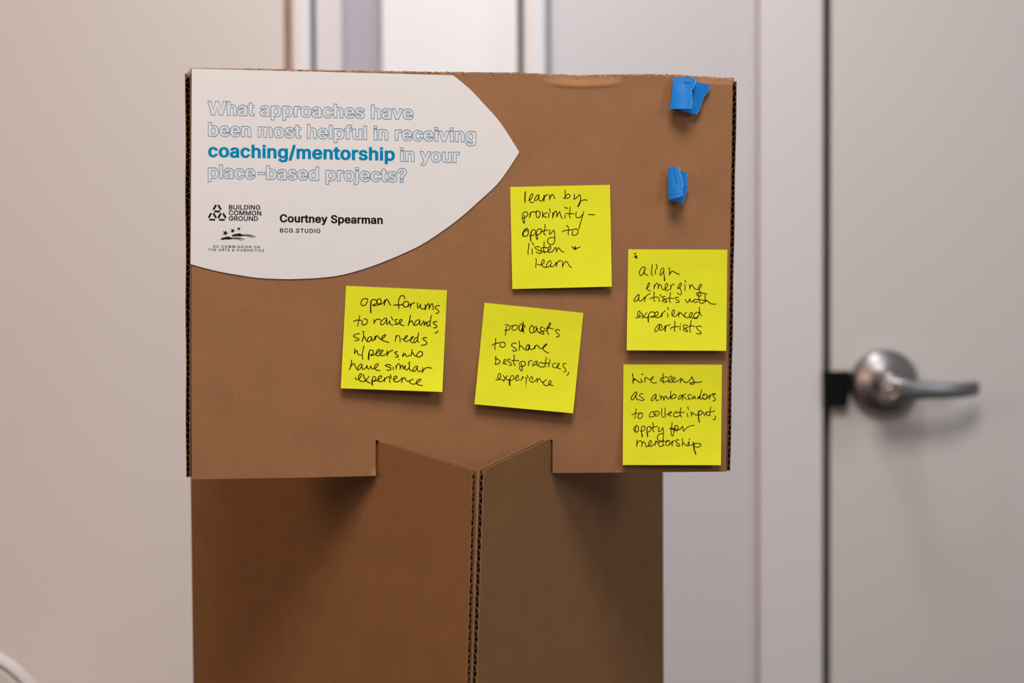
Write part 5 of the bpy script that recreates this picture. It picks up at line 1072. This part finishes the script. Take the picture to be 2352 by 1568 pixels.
for key, c, lift, lab in NOTES:
    sk = {'learn': .25, 'forums': .25, 'podcasts': .1, 'align': -.1, 'hire': .1}[key]
    def off(s, t, lift=lift, sk=sk): 
        v = max(0, (t - .18) / .82); return .0006 + lift * v ** 1.7 * (1 + sk * (s - .5) * 2)
    N_ = 16; fr_, bk = [], []
    for i in range(N_ + 1):
        t = i / N_; r1, r2 = [], []
        for j in range(N_ + 1):
            s = j / N_; x = (1-s)*(1-t)*c[0][0] + s*(1-t)*c[1][0] + s*t*c[2][0] + (1-s)*t*c[3][0]; y = (1-s)*(1-t)*c[0][1] + s*(1-t)*c[1][1] + s*t*c[2][1] + (1-s)*t*c[3][1]
            r1.append(P(x, y, off(s, t))); r2.append(P(x, y, off(s, t) - .00018))
        fr_.append(r1); bk.append(r2)
    m = MB(); m.sheet(fr_, bk)
    note = tag(m.out('sticky_note', M_NOTE, origin=P((c[2][0] + c[3][0]) / 2, (c[2][1] + c[3][1]) / 2), smooth=False), lab, 'sticky note', 'yellow sticky notes on the display board')
    m = MB()
    def ink(x, y, lay):
        s, t = note_uv(c, x, y); return P(x, y, off(s, t) + .00006 + lay)
    for si, (wd, pts) in enumerate(pen_strokes(key)):
        lay = (si % 7) * .000012; L_, R_ = [], []; n = len(pts); h = wd / 2
        for i in range(n):
            a = pts[max(0, i-1)]; e = pts[min(n-1, i+1)]; d = (e[0]-a[0], e[1]-a[1]); l = math.hypot(*d) or 1
            nx, ny = -d[1] / l * h, d[0] / l * h; x, y = pts[i]
            L_.append(ink(x + nx, y + ny, lay)); R_.append(ink(x - nx, y - ny, lay))
        m.grid([L_, R_])
        for x, y in (pts[0], pts[-1]):            # round ends
            k = len(m.v); m.v += [ink(x + math.cos(a * math.pi / 5) * h, y + math.sin(a * math.pi / 5) * h, lay + .000006) for a in range(10)]
            m.f.append(tuple(range(k, k + 10))[::-1]); m.m.append(0)
    m.out('handwriting', M_INK, parent=note, label='black handwritten words')

# ---------------------------------------------------------------- blue tape loops
def along(pts, n):
    d = [0]
    for a, b_ in zip(pts, pts[1:]): d.append(d[-1] + math.hypot(b_[0]-a[0], b_[1]-a[1]))
    res = []
    for i in range(n + 1):
        t = d[-1] * i / n
        for k in range(len(pts) - 1):
            if t <= d[k+1] or k == len(pts) - 2:
                f = (t - d[k]) / (d[k+1] - d[k]); res.append((lerp(pts[k][0], pts[k+1][0], f), lerp(pts[k][1], pts[k+1][1], f))); break
    return res
def tape(fold, back_edge, front_edge, ox, oy, sc, lab, ob, bulge, seed, gloss_crease):
    n = 28; r = random.Random(seed)
    cv = lambda txt: along(crop_pts(txt, ox, oy, sc), n)
    F, B, R_ = cv(fold), cv(back_edge), cv(front_edge)
    jag = lambda p, a: (p[0] + r.uniform(-a, a), p[1])
    fr_, bk = [], []
    NB, NF, NC = 8, 9, 5
    for i in range(n + 1):
        t = i / n; o_b = lerp(ob[0], ob[1], t); h = lerp(bulge[0], bulge[1], t)
        b_, f, g = jag(B[i], .35), F[i], jag(R_[i], .35); row = []
        for j in range(NB):
            s = j / NB; row.append((lerp(b_[0], f[0] + 1.2, s), lerp(b_[1], f[1], s), o_b * (1 - .35 * (1 - s))))
        for j in range(NC):
            a = math.pi * j / (NC - 1); row.append((f[0] + 1.2 - 1.2 * math.sin(a), f[1], o_b + h * .25 * (1 - math.cos(a)) / 2))
        for j in range(1, NF + 1):
            s = j / NF; o = o_b + h * (.25 + .75 * math.sin(min(1, s * 1.25) * math.pi / 2))
            o += gloss_crease(s, t)
            row.append((lerp(f[0] + 1.2, g[0], s), lerp(f[1], g[1], s), o))
        fr_.append([P(x, y, o) for x, y, o in row])
    m = MB(); C_ = len(fr_[0])
    nrm = []
    for i in range(n + 1):
        q = []
        for j in range(C_):
            du = fr_[i][min(C_-1, j+1)] - fr_[i][max(0, j-1)]; dv = fr_[min(n, i+1)][j] - fr_[max(0, i-1)][j]
            nn = du.cross(dv); q.append(fr_[i][j] + nn.normalized() * .00016 if nn.length > 0 else fr_[i][j])
        nrm.append(q)
    m.sheet(fr_, nrm)
    lo = min((p for r_ in fr_ for p in r_), key=lambda p: p.z)
    ob_ = tag(m.out('masking_tape', M_TAPE, origin=lo, smooth=True), lab, 'tape', 'blue tape loops on the display board')
    e = MB()                                       # pale fibrous torn ends
    for col_, wd in ((0, .55), (C_ - 1, .8)):
        L_, R2 = [], []
        for i in range(n + 1):
            p = fr_[i][col_]; inn = (fr_[i][col_ + (1 if col_ == 0 else -1)] - p).normalized()
            k = wd * .00026 * r.uniform(.5, 2.2)
            L_.append(p - inn * .00012 + HN * .00022); R2.append(p + inn * k + HN * .00022)
        e.grid([L_, R2])
    e.out('torn_tape_edge', M_TAPEEDGE, parent=ob_, label='pale torn edge of the tape')
def cr1(s, t):
    d = abs((s - .85) - (t - .30) * -.6 + 0)
    return -.0016 * max(0, 1 - abs(s - lerp(.62, .98, (t - .18) / .22)) / .10) if .15 < t < .42 else 0
tape('495,288 460,640 405,1070', '1395,480 1388,590 1335,660 1240,780 1200,900 1150,1050 1070,1208', '1035,310 1047,350 1035,445 992,550 940,622 945,760 958,850 950,960 942,1066',
     1500, 150, 10.67, 'larger blue masking tape loop stuck at the top right corner of the board', (.004, .0075), (.003, .007), 21, cr1)
def cr2(s, t): return -.0014 * max(0, 1 - abs(s - .42 - .1 * t) / .12) if t < .6 else 0
tape('532,235 535,600 540,970', '990,372 957,405 945,490 965,590 990,660 962,760 922,880 885,1000 868,1055', '765,222 800,285 800,380 830,450 850,540 868,620 858,690 845,760 862,860 842,886',
     1480, 360, 9.8, 'smaller blue masking tape loop below the larger one, above the right-hand notes', (.004, .0075), (.004, .0075), 22, cr2)
